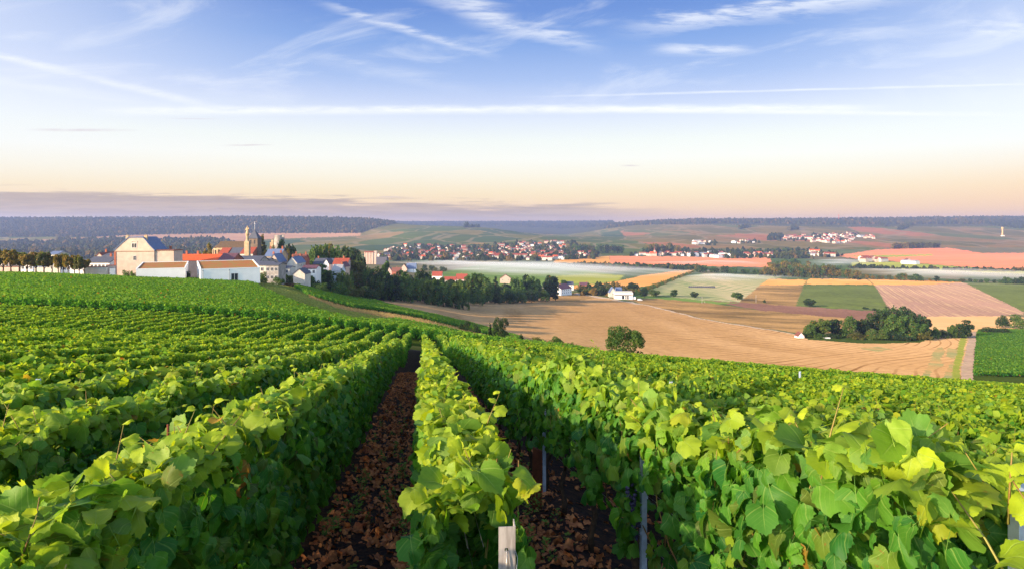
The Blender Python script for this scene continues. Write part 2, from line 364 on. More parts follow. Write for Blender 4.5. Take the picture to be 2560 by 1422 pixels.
G['pathgrass'] = ground_mat('path_grass', (0.15, 0.20, 0.035), (0.23, 0.25, 0.05), (0.28, 0.22, 0.07), 0.15, fine=1.5, stretch=(math.radians(50), 3.0, 0.4))
G['dirt'] = ground_mat('dirt_track', (0.27, 0.20, 0.16), (0.34, 0.26, 0.20), (0.15, 0.17, 0.06), 0.12, fine=0.8)
G['gravel'] = ground_mat('pale_gravel', (0.30, 0.24, 0.19), (0.36, 0.30, 0.24), None, 0.1)
G['asphalt'] = ground_mat('asphalt', (0.10, 0.10, 0.11), (0.12, 0.12, 0.13), None, 0.2)
G['garden'] = ground_mat('garden_ground', (0.045, 0.075, 0.02), (0.10, 0.10, 0.05), None, 0.08)
G['woodfloor'] = ground_mat('wood_floor', (0.030, 0.038, 0.018), (0.045, 0.05, 0.022), None, 0.02)
# far slopes: patchwork of vineyard parcels
def patchwork(name, stops, cell, ang, st=(1.0, 0.45)):
    m, N = mat(name); tc = N.new('ShaderNodeTexCoord')
    mp = N.new('ShaderNodeMapping', i_Vector=tc.outputs['Object']); mp.inputs['Rotation'].default_value = (0, 0, ang); mp.inputs['Scale'].default_value = (st[0]/cell, st[1]/cell, 0)
    wv = N.new('ShaderNodeTexNoise', i_Vector=mp.outputs[0]); wv.inputs['Scale'].default_value = 0.6
    vv = N.new('ShaderNodeVectorMath', operation='MULTIPLY_ADD'); N.put(vv.inputs[0], wv.outputs['Color']); vv.inputs[1].default_value = (0.9, 0.9, 0); N.put(vv.inputs[2], mp.outputs[0])
    vo = N.new('ShaderNodeTexVoronoi', i_Vector=vv.outputs[0]); vo.distance = 'CHEBYCHEV'; vo.inputs['Scale'].default_value = 1.0; vo.inputs['Randomness'].default_value = 0.85
    sp = N.new('ShaderNodeSeparateColor', i_0=vo.outputs['Color'])
    c = N.ramp(sp.outputs[0], stops, 'CONSTANT')
    nz = N.noise(tc.outputs['Object'], 0.012, 6.0, 0.65)
    c = N.mix(N.smooth(nz, 0.35, 0.7, 0.0, 0.35), c, (0.05, 0.07, 0.02))
    ve = N.new('ShaderNodeTexVoronoi', i_Vector=vv.outputs[0]); ve.feature = 'DISTANCE_TO_EDGE'; ve.inputs['Scale'].default_value = 1.0; ve.inputs['Randomness'].default_value = 0.85
    c = N.mix(N.smooth(ve.outputs['Distance'], 0.05, 0.015, 0.0, 0.6), c, (0.30, 0.22, 0.12))
    d = N.new('ShaderNodeBsdfDiffuse', i_Color=c); finish(N, d.outputs[0]); return m
VST = [(0.0, (0.085, 0.115, 0.022)), (0.18, (0.16, 0.145, 0.028)), (0.34, (0.055, 0.095, 0.030)), (0.5, (0.22, 0.17, 0.035)), (0.64, (0.10, 0.135, 0.024)), (0.8, (0.30, 0.19, 0.06)), (0.9, (0.07, 0.11, 0.032))]
G['slope'] = patchwork('vine_slope_patchwork', VST, 190.0, 0.35)
G['slope_right'] = patchwork('vine_slope_patchwork_warm', [(0.0, (0.15, 0.125, 0.03)), (0.25, (0.22, 0.155, 0.035)), (0.5, (0.12, 0.135, 0.03)), (0.7, (0.27, 0.16, 0.045)), (0.88, (0.42, 0.16, 0.06))], 240.0, -0.2)
G['valley'] = patchwork('valley_patchwork', [(0.0, (0.10, 0.15, 0.05)), (0.3, (0.14, 0.17, 0.06)), (0.55, (0.09, 0.13, 0.06)), (0.75, (0.20, 0.17, 0.08))], 260.0, 0.1)

# ------------------------------------------------------------------ fields: polygons on the photograph's ground, (name, material, Ymin, Ymax, polygon)
BIG = 9e9
FIELDS = [
 ('far_slope', 'slope', 1500, BIG, [(-900,520),(1600,520),(1600,700),(-900,700)]),
 ('far_slope', 'slope', 2300, BIG, [(1500,520),(1760,560),(1760,640),(1500,640)]),
 ('far_slope_right', 'slope_right', 2300, BIG, [(1500,520),(3500,500),(3500,625),(2240,618),(2130,628),(1700,628),(1600,606),(1560,590)]),
 ('far_slope_right', 'slope_right', 3600, BIG, [(1600,606),(1700,628),(1500,600)]),
 ('far_hills', 'woodfloor', 5000, BIG, [(980,530),(1530,530),(1540,600),(980,600)]),
 ('wood_floor', 'woodfloor', 3200, BIG, [(-900,520),(1000,535),(940,570),(900,584),(560,584),(330,588),(100,602),(-900,612)]),
 ('wood_floor', 'woodfloor', 3600, BIG, [(1530,540),(2560,530),(3500,530),(3500,560),(2440,566),(2100,568),(1800,562),(1600,562),(1520,572)]),
 ('pink_field', 'pinksoil', 1500, BIG, [(100,600),(330,588),(560,584),(905,583),(900,590),(640,600),(520,596),(430,600),(300,592),(60,606)]),
 ('pink_field', 'pinksoil', 1500, BIG, [(440,598),(640,584),(700,584),(640,605),(470,604)]),
 ('meadow', 'meadow', 600, 2600, [(1000,700),(1200,662),(1390,664),(1560,690),(1545,703),(1490,716),(1390,714),(1180,716)]),
 ('olive_field', 'olive', 600, 2600, [(1390,690),(1480,684),(1560,688),(1548,700),(1495,708),(1390,708)]),
 ('golden_field', 'orange', 600, 2600, [(1395,716),(1490,710),(1545,703),(1600,690),(1690,678),(1752,672),(1690,695),(1630,712),(1560,722),(1440,722)]),
 ('salmon_field', 'salmon', 1200, 3000, [(1524,640),(1925,645),(1932,668),(1700,665),(1525,660)]),
 ('golden_field', 'orange', 1200, 3000, [(1390,650),(1523,640),(1525,658),(1380,657)]),
 ('salmon_field', 'salmon', 1000, 3600, [(2090,640),(2180,626),(2240,622),(2372,620),(2450,633),(2560,633),(3400,630),(3400,682),(2560,677),(2370,664),(2240,654),(2150,648)]),
 ('olive_field', 'olive', 1000, 3600, [(2120,640),(2330,636),(2335,639),(2180,645)]),
 ('olive_field', 'olive', 1000, 3000, [(2130,656),(2240,655),(2370,665),(2560,678),(3400,684),(3400,692),(2560,686),(2300,676),(2130,668)]),
 ('pale_meadow', 'mistfield', 500, 1500, [(1600,742),(1636,722),(1700,692),(1760,684),(1960,690),(1925,700),(1895,716),(1850,755),(1760,752),(1650,738)]),
 ('rough_field', 'rough', 500, 1500, [(1895,716),(1930,697),(2012,701),(1990,765),(1850,755)]),
 ('orange_strip', 'orange', 500, 1500, [(1925,697),(2016,700),(2010,712),(1898,713)]),
 ('beet_field', 'darkgreen', 500, 1500, [(2016,700),(2172,700),(2184,710),(2226,778),(1990,764)]),
 ('orange_strip', 'orange', 500, 1500, [(2020,697),(2165,698),(2182,711),(2014,711)]),
 ('ploughed_field', 'pinkfield', 450, 1500, [(2178,698),(2412,706),(2560,780),(2560,784),(2500,789),(2320,791),(2228,780)]),
 ('peach_strip', 'orange', 500, 1500, [(2170,698),(2300,700),(2405,706),(2300,712),(2184,712)]),
 ('green_field', 'darkgreen', 450, 1500, [(2412,706),(3400,720),(3400,800),(2560,780)]),
 ('brown_strip', 'plough', 380, 900, [(1760,750),(1850,755),(1990,765),(2228,779),(2320,791),(2200,803),(2060,790),(1900,775)]),
 ('verge', 'meadow', 380, 900, [(1560,738),(1640,738),(1760,751),(1850,757),(1790,760),(1640,748)]),
 ('rough_field', 'rough', 330, 900, [(1560,746),(1640,746),(1780,758),(1900,775),(2060,790),(2200,803),(2120,830),(2000,832),(1900,818),(1760,796),(1620,762)]),
 ('peach_field', 'peach', 330, 900, [(2200,800),(2320,791),(2500,789),(2700,800),(2700,822),(2445,826),(2330,832),(2200,830)]),
 ('stubble_field', 'stubble', 150, 760, [(905,745),(1000,748),(1180,741),(1330,738),(1440,733),(1530,745),(1620,764),(1760,798),(1900,820),(2000,836),(2020,848),(2160,858),(2300,856),(2328,845),(2335,832),(2440,826),(2410,1100),(1900,1100),(1500,905),(1190,815),(1010,775)]),
 ('weedy_patch', 'weedy', 150, 430, [(2338,872),(2352,866),(2364,876),(2352,896),(2360,912),(2330,926),(2318,952),(2296,960),(2320,912)]),
 ('weedy_patch', 'weedy', 150, 430, [(2368,868),(2396,872),(2386,896),(2366,890)]),
 ('weedy_patch', 'weedy', 150, 430, [(2376,906),(2392,900),(2376,960),(2350,970),(2362,932)]),
 ('weedy_patch', 'weedy', 150, 430, [(2140,868),(2200,866),(2235,872),(2190,878)]),
 ('verge', 'rough', 330, 760, [(1340,738),(1440,732),(1500,742),(1440,752),(1360,748)]),
 ('dirt_track', 'dirt', 150, 430, [(2422,832),(2444,824),(2434,900),(2432,1100),(2396,1100),(2404,915),(2416,870)]),
 ('verge', 'pathgrass', 150, 430, [(2404,832),(2420,831),(2400,920),(2396,1100),(2366,1100),(2380,930),(2392,880)]),
 ('hillside_soil', 'underrow', 110, 430, [(2444,826),(3400,812),(3400,1300),(2436,1300)]),
 ('gardens', 'garden', 150, 620, [(640,712),(700,716),(760,720),(905,745),(1000,748),(1180,742),(1330,738),(1440,733),(1560,745),(1560,700),(1180,700),(640,640),(-900,640),(-900,690),(330,705)]),
 ('gravel_road', 'gravel', 400, 760, [(1434,734),(1442,733),(1530,746),(1630,764),(1628,765.5),(1522,748)]),
 ('gravel_road', 'gravel', 300, 760, [(1630,764),(1760,797),(1900,819),(2000,836),(1999,837.3),(1898,820.3),(1758,798.5),(1627,766)]),
 ('dry_bank', 'straw', 60, 400, [(752,722),(790,745),(880,772),(1000,787),(1130,816),(1230,843),(1228,850),(1120,825),(990,799),(930,786),(840,769),(775,743)]),
 ('grass_path', 'pathgrass', 60, 400, [(632,705),(715,714),(752,722),(775,743),(840,769),(930,786),(992,799),(960,818),(935,820),(890,813),(780,778),(690,738),(640,714)]),
]

# ------------------------------------------------------------------ ground mesh, one continuous grid split by field
gx = np.concatenate([np.arange(-900, -100, 50), np.arange(-100, 2661, 2.6), np.arange(2700, 3461, 50)])
gy = np.concatenate([np.exp(np.linspace(math.log(0.8), math.log(60), 190)), np.exp(np.linspace(math.log(60), math.log(900), 420))[1:], np.exp(np.linspace(math.log(900), math.log(9004), 260))[1:]]) - 4.0
UX, YY = np.meshgrid((gx - HX)/F, gy)
XX = UX*(YY + 4.0); ZZ = ground(XX, YY)
V = np.stack([XX, YY, ZZ], -1).reshape(-1, 3)
ny, nx = XX.shape
idx = np.arange(ny*nx).reshape(ny, nx)
Q = np.stack([idx[:-1,:-1], idx[:-1,1:], idx[1:,1:], idx[1:,:-1]], -1).reshape(-1, 4)
cX = (XX[:-1,:-1] + XX[1:,1:])/2; cY = (YY[:-1,:-1] + YY[1:,1:])/2
cY2 = np.maximum(cY, 1.0)
def field_at(X, Y):
    Yc = np.maximum(Y, 1.0); px = HX + F*X/Yc; py = HY - F*ground(X, Y)/Yc
    jx = 1.6*np.sin(X*0.31 + np.sin(Y*0.17)*2) + 1.1*np.sin(Y*0.43 + X*0.07); jy = 0.5*np.sin(X*0.21 - Y*0.13) + 0.4*np.sin(X*0.47 + Y*0.11)   # ragged field margins
    return px + jx, py + jy
FPX, FPY = field_at(cX, cY)
zone = np.full(cX.shape, -1)
for k, (nm, mt, y0, y1, poly) in enumerate(FIELDS):
    zone[inpoly(FPX, FPY, poly) & (cY > y0) & (cY < y1)] = k
NF = len(FIELDS)
tr = (cY > TRACK_Y) & (cY < TRACK_Y + 2.6) & (cX < 2.0)
base = np.where(cY < TRACK_Y, NF, np.where(cY < 400, NF+1, NF+2))
zone = np.where(zone < 0, base, zone); zone = np.where(tr, NF+3, zone)
names = [(f[0], f[1]) for f in FIELDS] + [('vineyard_ground', 'soil'), ('hillside_soil', 'underrow'), ('valley_floor', 'valley'), ('grass_track', 'track')]
zf = zone.ravel()
groups = {}
for k, nm in enumerate(names): groups.setdefault(nm, []).append(k)
for (nm, mt), ks in groups.items():
    sel = Q[np.isin(zf, ks)]
    if not len(sel): continue
    u, inv = np.unique(sel, return_inverse=True)
    o = ob(nm, np_mesh(nm, V[u], inv.reshape(-1, 4), G[mt], smooth=True)); o['kind'] = 'structure'

# ------------------------------------------------------------------ leaves
def leaf_material(name, deep, midc, young, rust, trans=0.35, veins=False, rough=0.42, spec=0.35, bright=1.0):
    m, N = mat(name)
    at = N.new('ShaderNodeAttribute', attribute_name='tint'); sp = N.new('ShaderNodeSeparateColor', i_0=at.outputs['Color'])
    r, g, b = sp.outputs
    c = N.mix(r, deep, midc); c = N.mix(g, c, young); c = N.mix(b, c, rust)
    geo = N.new('ShaderNodeNewGeometry')
    c = N.mix(N.m('MULTIPLY', geo.outputs['Backfacing'], 0.35), c, (0.15, 0.30, 0.09))
    height = None
    if veins:
        uv = N.new('ShaderNodeAttribute', attribute_name='luv'); s2 = N.new('ShaderNodeSeparateXYZ', i_0=uv.outputs['Vector'])
        u, v = s2.outputs[0], s2.outputs[1]
        au = N.m('ABSOLUTE', u); ang = N.m('ARCTAN2', au, v); rad = N.m('SQRT', N.m('ADD', N.m('MULTIPLY', u, u), N.m('MULTIPLY', v, v)))
        vein = 0.0
        for t in (0.0, 0.75, 1.62):
            d = N.m('MULTIPLY', N.m('ABSOLUTE', N.m('SUBTRACT', ang, t)), rad)
            vein = N.m('MAXIMUM', vein, N.smooth(d, 0.022, 0.004))
        # side veins leaving the midrib
        fr = N.m('FRACT', N.m('MULTIPLY', N.m('SUBTRACT', v, N.m('MULTIPLY', au, 0.9)), 7.0))
        sv = N.m('MULTIPLY', N.smooth(N.m('ABSOLUTE', N.m('SUBTRACT', fr, 0.5)), 0.10, 0.02), 0.35)
        vein = N.m('MULTIPLY', N.m('MAXIMUM', vein, sv), N.smooth(rad, 0.98, 0.45))
        c = N.mix(N.m('MULTIPLY', vein, 0.40), c, (0.30, 0.42, 0.10))
        tc = N.new('ShaderNodeTexCoord'); nz = N.noise(tc.outputs['Object'], 38.0, 3.0, 0.6)
        c = N.mix(N.smooth(nz, 0.40, 0.70, 0.0, 0.30), c, N.mix(1.0, c, (0.60, 0.75, 0.55), 'MULTIPLY'))
        # browning rim on some leaves
        rim = N.m('MULTIPLY', N.smooth(nz, 0.60, 0.70), N.smooth(b, 0.02, 0.2))
        c = N.mix(N.m('MULTIPLY', rim, 0.8), c, (0.25, 0.07, 0.02))
        height = N.m('ADD', N.m('MULTIPLY', vein, -0.6), N.m('MULTIPLY', nz, 0.8))
    if bright != 1.0: c = N.mix(1.0, c, (bright,)*3, 'MULTIPLY')
    p = N.new('ShaderNodeBsdfPrincipled', i_Base_Color=c, i_Roughness=rough); p.inputs['Specular IOR Level'].default_value = spec
    if height is not None:
        bp = N.new('ShaderNodeBump', i_Height=height); bp.inputs['Strength'].default_value = 0.45; bp.inputs['Distance'].default_value = 0.004
        N.put(p.inputs['Normal'], bp.outputs[0])
    tr = N.new('ShaderNodeBsdfTranslucent', i_Color=N.mix(1.0, c, (1.9, 1.75, 0.55), 'MULTIPLY'))
    mx = N.new('ShaderNodeMixShader', i_0=trans); N.put(mx.inputs[1], p.outputs[0]); N.put(mx.inputs[2], tr.outputs[0])
    finish(N, mx.outputs[0]); return m
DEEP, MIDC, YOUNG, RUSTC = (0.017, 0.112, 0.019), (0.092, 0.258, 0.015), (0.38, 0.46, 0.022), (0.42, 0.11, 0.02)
LEAF_NEAR = leaf_material('vine_leaf', DEEP, MIDC, YOUNG, RUSTC, 0.40, True, 0.55, 0.25)
LEAF_FAR = leaf_material('vine_leaf_plain', rough=0.65, spec=0.12, deep=DEEP, midc=MIDC, young=YOUNG, rust=RUSTC, trans=0.42)
LITTER = simple('dry_leaf', (0.62, 0.24, 0.085), 0.75, 0.5, 9.0, (0.26, 0.08, 0.032))
STEM = simple('green_shoot', (0.22, 0.22, 0.05), 0.6, 0.3, 8.0, (0.20, 0.11, 0.035))
BARK = simple('vine_bark', (0.075, 0.050, 0.035), 0.95, 0.5, 25.0, bump=0.6)
GALV = simple('galvanised_steel', (0.46, 0.56, 0.74), 0.5, 0.25, 20.0, metal=0.1, spec=0.5)
WIRE = simple('trellis_wire', (0.42, 0.42, 0.42), 0.4, 0.1, 5.0, metal=0.8)
WEATHERED = simple('weathered_stake', (0.40, 0.38, 0.37), 0.8, 0.4, 9.0, (0.25, 0.23, 0.22), bump=0.4, stretch=(6, 6, 0.7))
RUSTY = simple('rusty_stake', (0.16, 0.045, 0.02), 0.85, 0.4, 12.0, bump=0.3)
GRAPE = simple('blue_grape', (0.020, 0.018, 0.055), 0.45, 0.4, 60.0, (0.055, 0.05, 0.11))

KEY = np.array([(0,.58),(30,.495),(58,.555),(93,.47),(122,.525),(152,.47),(180,.20)], float)
def leaf_outline(n):
    ph = np.linspace(0, 2*np.pi, n, endpoint=False); d = np.abs((np.degrees(ph)+180) % 360 - 180)
    return ph, np.interp(d, KEY[:,0], KEY[:,1])
def leaf_lod0(seed):
    g = np.random.default_rng(seed); n = 40
    ph, r = leaf_outline(n); r = r*(1 + 0.042*np.where(np.arange(n) % 2 == 0, 1, -1)) * (1 + g.normal(0, .03, n))
    hf = n//2; phm = ph[::2]; rm = np.interp(np.degrees(np.abs((phm+np.pi)%(2*np.pi)-np.pi)), KEY[:,0], KEY[:,1])*0.58
    x = np.concatenate([[0], rm*np.sin(phm), r*np.sin(ph)]); y = np.concatenate([[0], rm*np.cos(phm), r*np.cos(ph)]) + 0.40
    fold = g.uniform(.15, .85); droop = g.uniform(.15, 1.0); asym = g.normal(0, .15)
    z = fold*np.abs(x)**1.4*np.sign(g.normal(.35, 1)) - droop*(np.maximum(y-.3, 0))**1.8 + asym*x*y
    rr = np.hypot(x, y-.4); z += g.uniform(.03,.09)*np.sin(np.arctan2(x, y-.4)*g.integers(3, 6)+g.uniform(0, 6))*(rr/.5)**2
    T = [(0, 1+i, 1+(i+1)%hf) for i in range(hf)]
    for i in range(hf):
        a, b2 = 1+i, 1+(i+1)%hf; o0, o1, o2 = 1+hf+2*i, 1+hf+2*i+1, 1+hf+(2*i+2)%n
        T += [(a, o0, o1), (a, o1, b2), (b2, o1, o2)]
    m0 = len(x); x = np.append(x, [-.014, .014, .02*g.normal()]); y = np.append(y, [.22, .22, -.45]); z = np.append(z, [-.005, -.005, -.12-.2*g.uniform()])
    T.append((m0, m0+2, m0+1))
    return np.stack([x, y, z], -1), np.array(T)[:, ::-1], np.stack([x, y], -1)
def leaf_lod1(seed):
    g = np.random.default_rng(seed); n = 12
    ph, r = leaf_outline(n); x = np.concatenate([[0], r*np.sin(ph)]); y = np.concatenate([[0], r*np.cos(ph)]) + 0.40
    z = g.uniform(.05,.5)*np.abs(x)**1.4*np.sign(g.normal(.35,1)) - g.uniform(.1,.7)*np.maximum(y-.3,0)**1.8 + g.normal(0,.12)*x*y
    return np.stack([x,y,z],-1), np.array([(0, 1+(i+1)%n, 1+i) for i in range(n)]), np.stack([x,y],-1)
def leaf_lod2(seed):
    g = np.random.default_rng(seed); a = g.uniform(.05,.28)
    v = np.array([(0,.02,0),(.44,.22,a),(.34,.74,a*.6),(0,.98,-.14),(-.34,.74,a*.6),(-.44,.22,a)])
    return v, np.array([(0,1,2),(0,2,3),(0,3,4),(0,4,5)]), v[:, :2]
LODS = [[leaf_lod0(i) for i in range(7)], [leaf_lod1(i) for i in range(6)], [leaf_lod2(i) for i in range(5)]]
def nrm(a): return a/np.maximum(np.linalg.norm(a, axis=-1, keepdims=True), 1e-9)
def leaves(pos, nor, tip, size, tint, lod, g):
    """instances of a leaf template: positions, normals, tip directions, sizes -> (V, T, tint, uv)"""
    n = nrm(nor); y = nrm(tip - n*np.sum(tip*n, -1, keepdims=True)); x = np.cross(y, n)
    R = np.stack([x, y, n], -1)           # columns
    which = g.integers(0, len(LODS[lod]), len(pos)); out = []; off = 0
    for k, (tv, tf, tu) in enumerate(LODS[lod]):
        s = which == k; c = int(s.sum())
        if not c: continue
        loc = tv[None]*size[s][:, None, None]
        V = np.einsum('nij,nkj->nki', R[s], loc) + pos[s][:, None]
        T = tf[None] + (np.arange(c)*len(tv))[:, None, None] + off
        out.append((V.reshape(-1,3), T.reshape(-1,3), np.repeat(tint[s], len(tv), 0), np.tile(tu, (c,1)))); off += c*len(tv)
    return [np.concatenate(q) for q in zip(*out)]
def join(parts):
    V, T, A, U = [], [], [], []; off = 0
    for v, t, a, u in parts:
        V.append(v); T.append(t+off); A.append(a); U.append(u); off += len(v)
    return np.concatenate(V), np.concatenate(T), np.concatenate(A), np.concatenate(U)
def lowfreq(t, s): return (np.sin(t*1.7+s)+np.sin(t*0.73+s*2.3)+np.sin(t*3.9+s*4.1)*.7)/2.7

# ------------------------------------------------------------------ vine rows of the near block
PD = np.array([RD[1], -RD[0]])       # towards the right, across the rows
def rp(L, t):
    """point of the row plan: L across, t along"""
    return PD[0]*L + RD[0]*t, PD[1]*L + RD[1]*t
def row_h(L, t): return 1.36 + np.where(np.abs(L-1.45) < .1, .12, 0.0) + np.where(L < -.5, .05, 0.0) + np.where(L > 1, .13, .05)*lowfreq(t*1.9, L*5.7) + 0.06*lowfreq(t*0.8, L*3.3) + 0.03*lowfreq(t*2.7, L)
def sample_leaves(L, ta, tb, dens, size, lod, g, vmin=0.0):
    n = int((tb-ta)*dens)
    if n < 1: return None
    t = g.uniform(ta, tb, n); cat = g.choice(4, n, p=[.35, .35, .20, .10])
    ht = row_h(L, t); hb = 0.32 + 0.08*lowfreq(t*2.2, L*7); v = np.maximum(g.uniform(0, 1, n)**0.85, vmin)
    if 1.3 < L < 1.6: hb = hb + .10*np.clip((9-t)/3, 0, 1) + .22*np.clip((t-4.2)/.4, 0, 1)*np.clip((7.9-t)/.4, 0, 1)
    clump = lowfreq(t*2.6 + v*3.1, L*5)*0.05 + lowfreq(t*6.1 - v*7.3, L*2)*0.035
    w = (0.20 + clump if tb < 12 else .135 + clump*.5)*np.interp(v, [0, .25, .8, 1], [.75, 1, .95, .65])
    side = np.where(cat == 0, -1.0, 1.0)
    l = np.where(cat < 2, side*(w - np.abs(g.normal(0, .05, n)) + .05*g.uniform(0,1,n)**2), g.uniform(-1,1,n)*w)
    h = hb + (ht-hb)*v; h = np.where(cat == 2, ht - np.abs(g.normal(0,.05,n)) + .05*g.uniform(0,1,n)**2, h)
    if L > 1.3 and ta < 10:      # gaps between the stocks low down
        gap = (np.abs(((t/1.05) % 1) - .5) > .24) & (v < .5) & (g.uniform(0, 1, n) < .85)
        for Lp, tp in ((1.41, 7.17), (1.38, 3.79), (1.65, 1.53)):     # the steel posts show through openings in the leaves
            gap |= (np.abs(t - tp*(L+l)/Lp) < .17) & (L + l < Lp + .05) & (np.abs(t-tp) < 1.1) & (h < (1.22 if tp > 5 else .98 if tp > 2 else 1.7))
        keep = ~gap; t, l, h, v, ht, cat, side = t[keep], l[keep], h[keep], v[keep], ht[keep], cat[keep], side[keep]; n = len(t)
    X, Y = rp(L + l, t); Z = ground(X, Y) + h
    pos = np.stack([X, Y, Z], -1)
    up = np.array([0,0,1.0]); out = np.array([PD[0], PD[1], 0]); al = np.array([RD[0], RD[1], 0])
    nz = g.normal(0, 1, (n,3))
    nor = np.where((cat < 2)[:,None], side[:,None]*out*.9 + up*g.uniform(.0,.8,n)[:,None] + nz*.38, up*.75 + nz*.7)
    tip = np.where((cat < 2)[:,None], -up*1.0 + nz[:,::-1]*.5 + side[:,None]*out*.25, g.normal(0,1,(n,3)) - up*.35)
    sz = size*np.clip(g.lognormal(0, .36, n), .45, 1.65); pos = pos - tip/np.linalg.norm(tip,axis=-1,keepdims=True)*sz[:,None]*.4
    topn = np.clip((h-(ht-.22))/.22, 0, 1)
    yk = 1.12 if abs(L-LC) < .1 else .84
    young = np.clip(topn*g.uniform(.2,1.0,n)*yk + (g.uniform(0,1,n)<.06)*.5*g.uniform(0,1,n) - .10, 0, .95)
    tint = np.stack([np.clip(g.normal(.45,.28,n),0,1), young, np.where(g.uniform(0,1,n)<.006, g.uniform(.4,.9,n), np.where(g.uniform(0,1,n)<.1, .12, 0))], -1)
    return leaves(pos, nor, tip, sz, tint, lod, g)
def shoots(L, ta, tb, per_m, lod, g, stems):
    parts = []; n = int((tb-ta)*per_m)
    P, Nn, Tp, Sz, Ti = [], [], [], [], []
    for i in range(n):
        t = g.uniform(ta, tb); l = g.uniform(-.14,.14); x, y = rp(L+l, t); z0 = gz(x,y) + float(row_h(L, np.array(t))) - .12
        ln = g.uniform(.10,.24) if g.uniform() < .8 else g.uniform(.20,.33); d = np.array([g.normal(0,.35), g.normal(0,.35), 1.0]); d /= np.linalg.norm(d)
        p0 = np.array([x,y,z0]); pts = [p0 + d*ln*q + np.array([d[0],d[1],0])*q*q*ln*.5 for q in (0,.5,1)]
        if stems is not None: stems.tube(pts, [.0035,.0028,.0015], 4)
        k = g.integers(3, 6)
        for j in range(k):
            q = .25 + .75*j/(k-1); base = pts[0] + (pts[2]-pts[0])*q; aa = g.uniform(0, 6.28)
            hd = np.array([math.cos(aa), math.sin(aa), g.uniform(-.5,.5)])
            P.append(base); Nn.append(np.array([0,0,1.0]) - hd*.5 + g.normal(0,.3,3)); Tp.append(hd); Sz.append((.115-.07*q)*g.uniform(.75,1.25)); Ti.append((g.uniform(.5,1), .40+.58*q*g.uniform(.7,1), 0 if g.uniform() > .015 else .6))
    if not P: return None
    return leaves(np.array(P), np.array(Nn), np.array(Tp), np.array(Sz), np.clip(np.array(Ti),0,1), lod, g)

def canes(L, ta, tb, g, stems):
    for i in range(3):
        t = g.uniform(ta, tb); l = g.choice([-1,1])*g.uniform(.05,.22); q = g.normal(0,.22,2); pts = []
        for s in np.linspace(0, 1, 5):
            x, y = rp(L + l*s**.6 + q[1]*s*(1-s), t + q[0]*s + .06*math.sin(s*5+t*9)); pts.append((x, y, gz(x, y) + .5 + .88*s))
        stems.tube(pts, [.0048,.0045,.004,.003,.002], 5)
SPACE = 1.25
LC = 0.20
ORD = ['', 'first','second','third','fourth','fifth','sixth','seventh','eighth','ninth','tenth','eleventh','twelfth','thirteenth','fourteenth','fifteenth','sixteenth','seventeenth','eighteenth','nineteenth']
TENS = {2:'twent',3:'thirt',4:'fort',5:'fift',6:'sixt',7:'sevent',8:'eight'}
def ordw(n):
    if n < 20: return ORD[n]
    return TENS[n//10] + 'ieth' if n % 10 == 0 else TENS[n//10] + 'y-' + ORD[n % 10]
def edge_t(L):
    """where a row ends: the headland track on the left and centre, the field edge on the right"""
    t = (TRACK_Y - 1.0 - PD[1]*L)/RD[1]
    if L > 4: t = min(t + (L-4)*1.4, (78.0 - PD[1]*L)/RD[1])
    return t
def visible(L, t, m=0.10):
    X, Y = rp(L, t); return Y > -1.2 and abs(X) < (0.82+m)*(Y+0.0) + 1.4
trunk_mb = MB(); trunk_mb.tube([(0,0,-.05),(.02,.01,.12),(-.015,.02,.28),(.03,-.01,.45),(.02,.02,.62)], [.035,.028,.026,.024,.016], 7).tube([(.03,-.01,.42),(.05,.14,.55),(.04,.36,.60)], [.016,.013,.009], 6).tube([(.03,-.01,.44),(.0,-.12,.56),(.02,-.3,.60)], [.015,.012,.008], 6)
TRUNK = trunk_mb.mesh('trunk', BARK, True)
